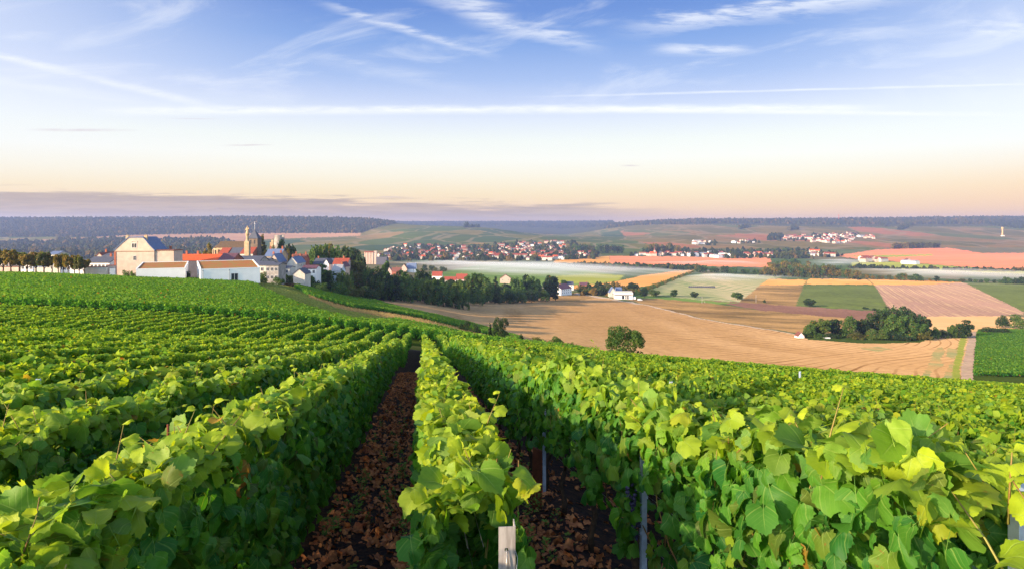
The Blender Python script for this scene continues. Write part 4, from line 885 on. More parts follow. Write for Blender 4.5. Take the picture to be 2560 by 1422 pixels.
# pollarded trees in front of the village wall
pol = [(-12,622),(8,624),(27,622),(49,630),(68,630),(90,628),(110,629),(130,634),(146,634),(158,633),(170,634),(186,636),(198,640),(211,643)]
for i, (x, yt) in enumerate(pol):
    tree('pollard', 'gold' if i % 3 else 'olive', x, yt, 190 + (i % 2)*7, 34 if i < 7 else 25, f'clipped golden-topped tree on the hill crest, {ordw(i+1)} from the left in its row', 'clipped trees on the crest')
VT = [  # village and foot-of-slope trees: kind, leaf, x, top, Y, width, label
 ('round','gold',523,604,395,22,'golden tree at the apse end of the church'),('bush','dark',477,622,300,30,'dark shrub behind the long orange-red roof'),
 ('bush','olive',498,621,305,18,'olive shrub just right of the dark one behind the orange-red roof'),
 ('cedar','olive',657,584,392,34,'layered cedar beside the church tower'),('bush','gold',661,611,380,22,'golden rounded bush at the foot of the cedar'),
 ('bush','olive',684,604,402,20,'olive bush left of the ruined tower base'),('round','dark',703,595,394,30,'dark ivy-clad tree below the ruined tower'),
 ('round','dark',722,604,398,26,'dark tree right of the ruined tower'),('bush','gold',718,612,388,16,'bright golden bush among dark trees under the ruin'),
 ('round','dark',733,616,392,18,'small dark tree at the right end of the ruin mound'),
 ('round','green',792,606,352,32,'broad green tree, leftmost of the clump right of the village'),('round','light',815,603,360,36,'pale green tree in the middle of the clump right of the village'),
 ('round','gold',829,602,366,20,'orange-tipped tree behind the clump right of the village'),('round','green',846,606,356,34,'green tree at the right of the clump beyond the dark roofs'),
 ('tall','dark',861,614,350,22,'dark slim tree ending the clump beyond the dark roofs'),('tall','dark',886,617,420,26,'dark tree left of the pale silo block'),('round','dark',901,626,410,20,'lower dark tree next to the pale silo block'),
 ('round','olive',884,645,330,46,'large golden-topped tree in front of the red-brown roof'),('round','green',806,657,285,48,'large green tree in front of the pale blue house'),
 ('round','green',768,676,255,26,'green garden tree left of the large green tree'),('bush','dark',783,690,262,30,'dark garden bush under the large green tree'),
 ('bush','green',740,683,248,34,'clipped dark hedge bush by the low stone house'),('bush','green',830,694,275,34,'round green bush below the pale blue house'),
 ('bush','light',868,687,290,34,'light green rounded bush at the foot of the golden-topped tree'),('bush','green',850,704,262,40,'low green bush over the vineyard strip'),
 ('bush','olive',885,706,280,40,'olive bush over the vineyard strip'),('bush','dark',918,708,285,40,'dark bush over the upper vineyard strip'),('bush','green',800,704,240,46,'green bush right of the copper shrub'),
 ('bush','red',728,703,215,30,'copper-red dark shrub beside the grassy path'),('bush','green',695,690,205,28,'green shrub at the bend of the grassy path'),('bush','green',655,676,196,30,'green shrub at the corner of the white flat-roofed hall'),
 ('round','dark',942,661,345,38,'dark round tree left of the small pink gabled house'),('tall','green',962,652,470,20,'slim green tree behind the small pink gabled house'),
 ('round','green',1000,672,385,42,'broad green tree below the blue-roofed house'),('round','dark',1057,667,405,32,'dark round tree right of the blue-roofed house'),('conifer','dark',1074,678,420,16,'small dark conifer by the red roof'),
 ('round','green',960,695,355,46,'green tree at the left end of the field-edge grove'),('tall','dark',985,690,352,30,'dark slim tree in the field-edge grove, beside the leftmost one'),('bushy','green',1027,692,352,40,'bushy green tree in the field-edge grove below the blue-roofed house'),
 ('bushy','light',1066,696,372,38,'light bushy tree in the field-edge grove under the red roof'),('bushy','green',1097,691,385,28,'narrow green tree in the field-edge grove below the red-brown roofs'),
 ('bushy','green',1108,704,375,42,'darker low tree in front of the field-edge grove'),('bushy','light',1138,698,385,38,'light yellow-green tree in the field-edge grove'),('bushy','green',1158,711,380,26,'last low tree at the right corner of the field-edge grove'),
 ('round','green',1186,678,470,44,'tall green tree right of the red-brown roofs'),('round','green',1212,688,470,36,'green tree next to the tall one right of the red-brown roofs'),('bush','green',1188,712,440,40,'grey-green bush under the tall tree beside the stubble field'),
 ('conifer','dark',1238,690,500,22,'dark conifer left of the dark-roofed cream house'),('bush','dark',1240,712,480,34,'dark bush under the conifer'),('bush','green',1266,706,500,40,'green bush in front of the dark-roofed cream house'),
 ('round','green',1292,690,530,30,'green tree right of the dark-roofed cream house'),('round','dark',1312,684,545,32,'dark tree in the middle of the orchard clump'),('round','green',1333,687,540,30,'green tree at the right of the orchard clump'),
 ('round','dark',1373,684,560,36,'big dark tree left of the white gabled farmhouse'),('bush','green',1296,712,505,44,'low orchard bush by the field corner'),('bush','dark',1328,712,520,44,'dark orchard bush nearer the white farmhouse'),
 ('bush','green',1356,716,540,34,'green bush against the blue shed roof'),('tall','dark',1389,717,560,13,'small dark tree in front of the white gable'),
 ('bush','green',1212,716,470,38,'low green bush between the tall tree and the conifer'),('bush','dark',1272,720,490,40,'dark hedge bush at the top edge of the stubble field'),
 ('bush','dark',1455,710,690,34,'dark shrub mass right of the white farmhouse'),('bush','green',1474,716,680,28,'green shrub between the farmhouse and the modern white house'),('bush','dark',1497,713,690,26,'tall dark shrub left of the modern white house'),
 ('bush','green',1512,718,700,24,'green shrub touching the blue gable behind the modern house'),('tall','green',1410,700,720,14,'small tree over the farmhouse roof'),
 ('tall','dark',1583,708,690,20,'dark tree right of the modern white house'),('tall','dark',1610,722,660,15,'small dark conifer-like tree beside the parked van'),
 ('round','light',1634,723,650,22,'pale green round tree on the verge, leftmost'),('tall','green',1684,723,640,15,'slim green tree on the verge'),('round','dark',1736,728,620,15,'blackish round tree on the verge'),
 ('round','green',1844,729,590,22,'green round tree at the corner of the pale meadow'),('bush','dark',1911,747,560,7,'tiny dark bush in the brown field'),('round','dark',2024,745,520,21,'dark round tree in the beet field corner'),
 ('bush','dark',2164,765,480,12,'small dark bush at the tip of the beet field'),('bush','dark',2188,769,478,16,'small dark bush just right of the beet field tip'),
 ('bushy','green',2026,808,372,30,'green low tree at the left end of the big grove'),('round','light',2052,792,374,44,'yellow-green tree in the left part of the big grove'),('round','dark',2088,794,378,30,'dark tree beside the yellow-green one in the big grove'),
 ('bushy','green',2119,787,376,38,'bushy green tree in the middle of the big grove'),('round','dark',2155,793,380,32,'dark tree left of the giant dark trees of the grove'),
 ('bushy','dark',2196,766,385,56,'giant dark tree, left one of the big grove'),('bushy','dark',2236,763,392,64,'giant dark tree, tallest of the big grove'),('bushy','dark',2276,767,388,58,'giant dark tree, right one of the big grove'),('bushy','dark',2302,786,380,48,'dark tree at the right shoulder of the big grove'),
 ('bushy','green',2248,782,370,60,'olive green tree in front of the giant dark trees'),('bushy','green',2290,800,366,50,'green tree at the front right of the big grove'),
 ('bush','olive',2140,826,362,46,'olive bush at the front left of the big grove'),('bush','light',2192,818,360,56,'light bush at the front of the big grove'),('bush','dark',2082,830,368,36,'dark bush by the pale trough of the grove'),('bush','green',2050,830,368,34,'green bush right of the white hut'),
 ('bush','olive',2310,822,362,44,'olive bush at the right foot of the big grove'),('bush','dark',2250,828,358,60,'dark low bush at the front of the big grove'),('bush','green',2338,812,372,26,'green shrub trailing from the right end of the grove'),
 ('round','dark',2412,796,378,34,'dark tree in the hedge left of the dirt track'),('bushy','green',2382,807,378,22,'green tree in the hedge left of the dark one'),('bush','dark',2355,819,376,34,'low dark hedge bush between grove and hedge tree'),('bush','dark',2395,816,377,34,'low dark hedge bush under the hedge tree'),
 ('bush','dark',2507,778,460,26,'dark shrub at the bottom tip of the combed pink field'),('bush','green',2545,780,455,40,'green shrub at the right end of the combed pink field'),('bush','dark',2470,814,410,30,'low shrub on top of the right vineyard block'),('bush','dark',2500,814,410,34,'low dark shrub right on top of the right vineyard block'),
]
FOOT = {1583:733,1610:743,1634:740,1684:741,1736:744,1844:749,1911:757,2024:766,2164:773,2188:776}
for k, mt, x, yt, Y, wd, lb in VT:
    if x in FOOT: Y = ray_ground(x, FOOT[x], 200)
    tree(k, mt, x, yt, Y, wd*(1.12 if Y < 400 and x > 1990 else 1.35), lb)
NEAR = [('bushy','green',1562,802,97,100,'leafy round tree at the edge of the vineyard below the stubble field'),
 ('bushy','dark',1252,790,150,44,'dark green tree standing left on the vineyard edge'),('bush','dark',1266,826,148,42,'dark shrub at the foot of the left vineyard-edge tree'),
 ('bush','dark',1165,797,182,40,'dark shrub row start above the dry bank'),('bush','dark',1190,806,178,30,'dark shrub right of the first one above the dry bank'),('conifer','dark',1225,806,165,13,'small pointed shrub left of the vineyard-edge tree'),
 ('bush','dark',1303,830,140,16,'small dark bush right of the vineyard-edge tree'),('bush','olive',1340,838,132,40,'olive dry bush on the vineyard edge'),('bush','green',1358,842,128,34,'green bush beside the olive dry bush'),
 ('bush','green',1390,835,122,46,'rounded grey-green bush on the vineyard edge'),('bush','green',1425,852,118,30,'low green bush right of the rounded one'),('bush','olive',1630,874,98,40,'low olive bush right of the round vineyard-edge tree')]
for k, mt, x, yt, Y, wd, lb in NEAR: tree(k, mt, x, yt, Y, wd, lb, detail='near' if 'round tree' in lb or 'left on' in lb else 'mid')
# hedge line running up to the river, bushes one by one
for i in range(22):
    q = i/21; x = 1592 + (1738-1592)*q; yb = 738 - (738-680)*q**1.0; hp = 17 - 9*q
    tree('bush', 'gold' if i % 3 == 1 else 'olive' if i % 3 else 'green', x, yb-hp, None, 17-5*q, f'hedge bush, {ordw(i+1)} up the diagonal hedge from the modern white house', 'diagonal hedge', 'far', ybase=yb)
# riverside trees
def line(pts, lab, grp, mats, kinds, step, detail='far', hv=.25, wv=1.0):
    """trees along a polyline of (x, ybase, ytop)"""
    i = 0; n = 0
    for (x0,b0,t0),(x1,b1,t1) in zip(pts[:-1], pts[1:]):
        k = max(1, int((x1-x0)/step))
        for j in range(k):
            q = (j+random.uniform(.1,.9))/k; x = x0+(x1-x0)*q; yb = b0+(b1-b0)*q; yt = t0+(t1-t0)*q; hh = (yb-yt)*random.uniform(1-hv, 1+hv*.7)
            kd = random.choice(kinds); n += 1
            tree(kd, random.choice(mats), x, yb-hh, None, min(hh*1.0, step*1.7)*random.uniform(.8,1.2)*wv if kd != 'poplar' else hh*.3, f'{lab}, {ordw(n)} from the left', grp, detail, ybase=yb)
line([(1420,664,656),(1480,667,658),(1590,671,660),(1740,677,662)], 'green riverside tree beyond the mist', 'riverside trees beyond the mist', ['green','dark','olive'], ['round','bushy','bush'], 13)
line([(1742,682,662),(1790,682,664),(1860,685,672),(1900,687,674)], 'riverside tree above the pale meadow', 'riverside trees above the pale meadow', ['olive','green','dark'], ['round','bushy'], 13)
line([(1895,688,672),(1930,690,662),(2000,691,664),(2060,690,662),(2110,692,668),(2150,696,678)], 'golden-green tree in the front of the river grove', 'river grove front trees', ['olive','gold','olive','green'], ['bushy','round'], 10)
line([(1925,683,654),(1965,678,650),(2000,680,656)], 'golden tree at the back of the river grove', 'river grove back trees', ['olive','gold'], ['round','bushy'], 11)
line([(1925,664,655),(1960,660,648),(2005,660,646)], 'dark tree behind the river grove', 'dark trees behind the river grove', ['dark','green'], ['bushy','round'], 11)
line([(2010,688,662),(2060,689,662),(2100,690,666)], 'green tree in the middle of the river grove', 'river grove middle trees', ['green','olive'], ['bushy','round'], 11)
line([(2150,697,684),(2200,699,686),(2270,702,684),(2310,703,686)], 'tree on the bank right of the river grove', 'bank trees right of the grove', ['olive','green','gold'], ['round','bushy'], 12)
line([(2318,703,693),(2330,703,692)], 'golden small tree on the misty bank', 'lone bank trees', ['gold'], ['round'], 14)
line([(2337,704,690),(2350,704,690)], 'dark upright tree on the misty bank', 'lone bank trees', ['dark'], ['tall'], 14)
line([(2362,704,695),(2390,705,696)], 'small tree on the misty bank right of the upright one', 'lone bank trees', ['olive','green'], ['bush'], 14)
line([(2395,705,693),(2428,706,696)], 'tree in the third bank clump from the grove', 'bank clump trees', ['olive','dark'], ['round','bushy'], 11)
line([(2435,707,695),(2490,708,697),(2530,710,689),(2600,711,694)], 'dark tree at the right end of the misty bank', 'bank trees at the right end', ['dark','green'], ['round','bushy'], 12)
for i, (x, yt, yb, wd) in enumerate([(2150,664,672,11),(2195,664,673,14),(2208,669,674,10),(2244,672,675,12),(2330,671,676,9),(2373,668,677,13),(2401,668,677,12)]):
    tree('bush' if i in (2,3) else 'round', 'dark', x, yt, None, wd, f'dark tree on the far meadow ditch, {ordw(i+1)} from the left', 'ditch trees', 'far', ybase=yb)
line([(1060,676,662),(1122,680,668)], 'misty tree by the fog bank below the town', 'trees in the fog', ['olive','dark'], ['bushy'], 11)
tree('poplar','gold',2021,652,None,8,'lone golden poplar sticking out of the river grove',None,'far',ybase=672)
# poplar plantation on the right slope
for i in range(26):
    x = 2232 + i*4.6; tree('poplar', 'gold' if i < 9 else 'olive', x, 606+random.uniform(-1.5,1.5), None, 6.0, f'slim orange-brown poplar, {ordw(i+1)} from the left in the plantation', 'poplar plantation', 'far', ybase=623-i*.12)
# parkland trees by the far villages
line([(1420,632,612),(1500,634,610),(1560,634,612)], 'wooded park tree right of the far town', 'park trees by the town', ['dark','green','olive'], ['bushy','round'], 9, hv=.2)
line([(1605,638,612),(1660,634,605),(1700,636,612)], 'autumn tree behind the far spired church', 'trees behind the spired church', ['olive','gold','dark'], ['bushy','round'], 9, hv=.2)
line([(1935,646,630),(1990,642,625),(2020,640,624)], 'tree in the wood left of the pale hangars', 'trees by the hangars', ['dark','olive'], ['bushy','round'], 9, hv=.2)
line([(1690,633,618),(1760,632,622),(1930,632,620),(2010,628,618)], 'bluish tree below the hill village', 'trees below the hill village', ['dark','green'], ['bush','bushy'], 11, hv=.3)

# more garden trees between the village houses
GT = [(704,676,244),(716,684,236),(748,676,250),(772,668,300),(779,672,275),(795,668,300),(822,676,270),(858,668,285),(872,668,320),(900,668,345),(915,676,330),(930,680,330),(948,688,335),(975,684,350),(990,684,362),(1012,682,366),(1044,686,385),(1072,688,385),(1090,696,385),(1118,700,400),(1132,703,405),(1150,700,430),(1172,700,440),(1060,680,430),(1108,690,435),(925,660,420),(905,654,430),(876,640,430),(762,648,352),(745,640,350),(690,644,330),(650,640,345)]
for i, (x, yt, Y) in enumerate(GT):
    tree(('round','bushy','tall','bushy')[i % 4], ('green','dark','light','green','olive')[i % 5], x, yt, Y, (26, 30, 18, 34)[i % 4], f'garden tree between the village houses, {ordw(i+1)} in the run down the slope', 'garden trees of the village')

# ------------------------------------------------------------------ buildings
def wallm(n, c, v=0.18): return simple(n, c, 0.9, v, 0.6, bump=0.1)
WM = {'tower': wallm('dark_stone', (0.20,0.15,0.115), .35), 'cream': wallm('cream_render', (0.58,0.44,0.36)), 'white': wallm('white_render', (0.84,0.82,0.80), .06), 'grey': wallm('grey_stone', (0.36,0.33,0.31), .35),
      'pale': wallm('pale_render', (0.60,0.56,0.50)), 'pink': wallm('pink_render', (0.56,0.43,0.40)), 'stone': wallm('honey_stone', (0.50,0.37,0.23), .3), 'brick': wallm('brick_wall', (0.36,0.12,0.07), .3), 'blue': wallm('pale_blue_render', (0.55,0.62,0.72), .1), 'dark': wallm('dark_wall', (0.10,0.10,0.13))}
def roofm(n, c, v=0.3, sp=0.3): return simple(n, c, 0.75, v, 1.6, spec=sp, stretch=(1,1,3), bump=0.25)
RM = {'red': roofm('red_tile', (0.33,0.07,0.04)), 'orange': roofm('orange_tile', (0.70,0.11,0.028)), 'brown': roofm('brown_tile', (0.20,0.075,0.055)), 'slate': roofm('slate', (0.075,0.085,0.12), .3, .5),
      'blue': roofm('blue_slate', (0.12,0.17,0.30), .25, .5), 'purple': roofm('purple_tile', (0.14,0.065,0.085)), 'moss': roofm('mossy_tile', (0.13,0.085,0.05), .4), 'grey': roofm('grey_sheet', (0.30,0.31,0.34), .15), 'sedum': simple('dry_planted_roof', (0.36,0.12,0.035), 0.95, 0.3, 0.5, (0.28,0.17,0.04))}
GLASS = simple('window_glass', (0.03,0.035,0.05), 0.12, 0.2, 2.0, spec=0.6)
FRAME = simple('white_frame', (0.62,0.61,0.60), 0.5, 0.05, 3.0)
DOORM = simple('painted_door', (0.10,0.08,0.07), 0.6, 0.2, 3.0)
wf = MB(); 
for bx in ((-.5,-.42,-.5,.5),(.42,.5,-.5,.5),(-.42,.42,.42,.5),(-.42,.42,-.5,-.42),(-.03,.03,-.42,.42)): wf.box(bx[0],bx[1],-.06,.02,bx[2],bx[3])
WFRAME = wf.mesh('window', FRAME); WPANE = MB().box(-.43,.43,-.02,.03,-.43,.43).mesh('pane', GLASS)
def window(e, x, y, z, w, h, face='front'):
    f = ob('window', WFRAME, e); f.location = (x, y, z); f.scale = (w, 1, h)
    if face == 'right': f.rotation_euler = (0, 0, math.pi/2)
    if face == 'left': f.rotation_euler = (0, 0, -math.pi/2)
    ob('pane', WPANE, f); return f
def chimney(r, x, y, z0, h, m='brick', s=.7):
    mb = MB().box(x-s/2, x+s/2, y-s/3, y+s/3, z0, z0+h).box(x-s/2-.06, x+s/2+.06, y-s/3-.06, y+s/3+.06, z0+h, z0+h+.14)
    mb.lathe([(.12, z0+h+.141), (.10, z0+h+.5)], 8, x-s*.22, y).lathe([(.12, z0+h+.141), (.10, z0+h+.5)], 8, x+s*.22, y)
    return mb.ob('chimney', WM[m], r)
def house(name, label, x0, x1, ye, yr, Y, mode, dep, wm, rm, win=(0,0), rwin=(0,0), chim=(), rot=0.0, cat='house', group=None, over=.25, ww=1.0, wh=1.35, base=None):
    """front wall seen from image column x0 to x1 at distance Y; eave and ridge at image rows ye and yr"""
    for Yt in np.linspace(Y, min(Y*2.6, 1000), 60):      # stand it where its walls are of storey height above the slope
        if zpx(ye, Yt) - gz(xpx((x0+x1)/2, Yt), Yt) <= (3.6 if cat in ('shed','hut') else 6.0): Y = float(Yt); break
    W = (x1-x0)*Y/F; X0 = xpx(x0, Y); ze = zpx(ye, Y); zr = zpx(yr, Y + (dep/2 if mode == 'side' else 0))
    zb = min(gz(X0, Y), gz(X0+W, Y), gz(X0+W, Y+dep), gz(X0, Y+dep)) - .4
    if base is not None: zb = zpx(base, Y)
    zb = min(zb, ze - 2.4); zr = max(zr, ze + .6)
    e = empty(name, (X0+W/2, Y, zb), label, cat, group, rot)
    H, R = ze-zb, zr-zb; h = W/2
    if mode == 'gable':
        MB().prism_y([(-h,0),(h,0),(h,H),(0,R),(-h,H)], 0, dep).ob('wall', WM[wm], e)
        mb = MB(); t = .22; sl = (R-H)/h; ov = over
        for s in (-1, 1):
            pl = [(0, R+.02), (s*(h+ov), H-sl*ov+.02), (s*(h+ov), H-sl*ov+.02+t), (0, R+.02+t)]
            mb.prism_y(pl if s < 0 else pl[::-1], -ov, dep+ov)
        r = mb.ob('roof', RM[rm], e)
        for (cx, cy2, chh) in chim: chimney(r, cx*h, cy2*dep, R-abs(cx)*(R-H)-.3, chh+.3)
    elif mode == 'side':
        MB().prism_x([(0,0),(dep,0),(dep,H),(dep/2,R),(0,H)], -h, h).ob('wall', WM[wm], e)
        mb = MB(); t = .22; sl = (R-H)/(dep/2); ov = over
        for s in (-1, 1):
            c = dep/2; pl = [(c, R+.02), (c+s*(c+ov), H-sl*ov+.02), (c+s*(c+ov), H-sl*ov+.02+t), (c, R+.02+t)]
            mb.prism_x(pl if s < 0 else pl[::-1], -h-ov, h+ov)
        r = mb.ob('roof', RM[rm], e)
        for (cx, cy2, chh) in chim: chimney(r, cx*h, cy2*dep, R-.3-abs(cy2-.5)*2*(R-H), chh+.3)
    nc, nr = win
    for i in range(nc):
        for j in range(nr): window(e, -h + W*(i+.5)/nc, -.015, H-1.25-2.7*j, ww, wh)
    nc, nr = rwin
    for i in range(nc):
        for j in range(nr): window(e, h+.015, dep*(i+.5)/nc, H-1.25-2.7*j, ww, wh, 'right')
    return e
def mono_hall(label, fx, fy, rot, W, D, ytop, yback, ybot, win=(), pipes=()):
    """modern white hall with a mono-pitch planted roof between raised white edges; front left corner seen at column fx"""
    zf = zpx(ytop, fy); X = xpx(fx, fy); c, s = math.cos(rot), math.sin(rot)
    Yb = fy + D*c; zbk = zpx(yback, Yb); zb = zpx(ybot, fy)-1.5
    e = empty('flat_roofed_hall', (X, fy, zb), label, 'hall', rot=rot); H, Hb = zf-zb, zbk-zb
    MB().prism_x([(0,0),(D,0),(D,Hb),(0,H)], 0, W).ob('wall', WM['white'], e)
    p = .28
    MB().prism_x([(p,H+.02),(D-p,Hb+.02),(D-p,Hb+.14),(p,H+.14)], p, W-p).ob('roof', RM['sedum'], e)
    mb = MB()
    for xa in (-.04, W-p+.04): mb.prism_x([(-.04,H+.005),(D+.04,Hb+.005),(D+.04,Hb+.32),(-.04,H+.32)], xa, xa+p)
    mb.box(p, W-p, -.04, p-.01, H+.003, H+.30); mb.box(p, W-p, D-p+.01, D+.04, Hb+.003, Hb+.3); mb.ob('roof_edge', WM['white'], e)
    for (wx, ww_, zz0, zz1) in win:
        f = MB().box(wx, wx+.12, -.06, .02, zz0, zz1).box(wx+ww_-.12, wx+ww_, -.06, .02, zz0, zz1).box(wx+.12, wx+ww_-.12, -.06, .02, zz1-.12, zz1).box(wx+ww_*.45, wx+ww_*.45+.1, -.06, .02, zz0, zz1-.12).ob('door', FRAME, e)
        MB().box(wx+.1, wx+ww_-.1, -.03, .03, zz0, zz1-.1).ob('pane', GLASS, f)
    for px_ in pipes: MB().tube([(px_, -.06, .3), (px_, -.06, H-.05)], .05, 6).box(px_-.12, px_+.12, -.14, 0, H-.35, H-.05).ob('downpipe', simple('grey_pipe', (.35,.36,.40), .5), e)
    return e
mono_hall('long white hall with a rust-coloured planted roof, left of its twin', 340, 166, math.radians(24), 11.6, 13.5, 675, 658, 690)
mono_hall('white hall with rust planted roof and a glazed door, right of its twin', 501, 170, math.radians(30), 15.2, 14.0, 675.5, 655, 700, win=[(7.6, 1.9, .6, 4.0-.95)], pipes=(.6, 7.2))
tree('bush','dark',468,674,176,26,'dark shrub in the gap between the two white halls'); tree('bush','green',316,672,163,30,'dark green shrub left of the long white hall'); tree('bush','green',332,670,168,16,'small shrub against the cream gabled house')

# tall cream house with clipped gable and slate roof
def cream_house():
    Y = 215; W = (384-288)*Y/F; X = xpx(336, Y); zb = zpx(694, Y); k = Y/F
    e = empty('gabled_house', (X, Y, zb), 'tall cream house with clipped gable, arched window and blue slate roof', 'house', rot=math.radians(3))
    h = W/2; H = zpx(626, Y)-zb; R = zpx(595, Y)-zb; D = 9
    prof = [(-h,H),(-h*.62,H+(R-H)*.56),(-h*.40,H+(R-H)*.86),(-h*.30,R),(h*.42,R),(h*.56,H+(R-H)*.80),(h*.74,H+(R-H)*.42),(h,H)]
    MB().prism_y([(-h,0),(h,0)] + prof[::-1], 0, D).ob('wall', WM['cream'], e)
    mb = MB()
    for (x0,z0),(x1,z1) in zip(prof[:-1], prof[1:]): mb.prism_y([(x0,z0+.02),(x1,z1+.02),(x1,z1+.30),(x0,z0+.30)], -.2, D+.2)
    mb.prism_y([(-h-.35,H-.25),(-h,H+.02),(-h,H+.30),(-h-.35,H+.05)], -.2, D+.2); mb.prism_y([(h,H+.02),(h+.35,H-.25),(h+.35,H+.05),(h,H+.30)], -.2, D+.2)
    r = mb.ob('roof', RM['blue'], e)
    chimney(r, -h*.42, .9, R-.7, 1.3, 'stone', .95); chimney(r, h*.52, .9, R-.9, 1.5, 'stone', .95)
    MB().box(-h-.03, h+.03, -.10, -.002, H-.55, H-.25).ob('cornice', simple('cornice_stone', (.30,.20,.14)), e)
    MB().box(-h-.12, -h+.55, -.12, -.003, 0, H-.56).ob('lit_side_strip', WM['brick'], e)  # red strip painting the sunlit narrow left wall onto the front corner
    window(e, -.05, -.03, H+1.6, 1.75, 1.75)
    a = [(.95*math.cos(t), 2.62+.55*math.sin(t)) for t in np.linspace(math.pi, 0, 9)]; mb = MB()
    for (x0,z0),(x1,z1) in zip(a[:-1], a[1:]): mb.prism_y([(x0,H+z0),(x1,H+z1),(x1*1.16,H+z1+.2),(x0*1.16,H+z0+.2)], -.12, -.002)
    mb.ob('window_arch', WM['pale'], e)
    window(e, .1, -.03, H-2.65, .95, 1.7)
    # lower wing to the right
    W2 = 46*k
    MB().box(h+.003, h+W2, .5, D-2, 0, H-.15).ob('side_wing', WM['cream'], e)
    MB().box(h+.36, h+W2+.25, .2, D-1.7, H-.148, H+.10).ob('wing_roof', RM['brown'], e)
    MB().box(h+1.2, h+1.8, 8, 8.6, H+.1, H+1.2).ob('wing_chimney', WM['brick'], e)
cream_house()
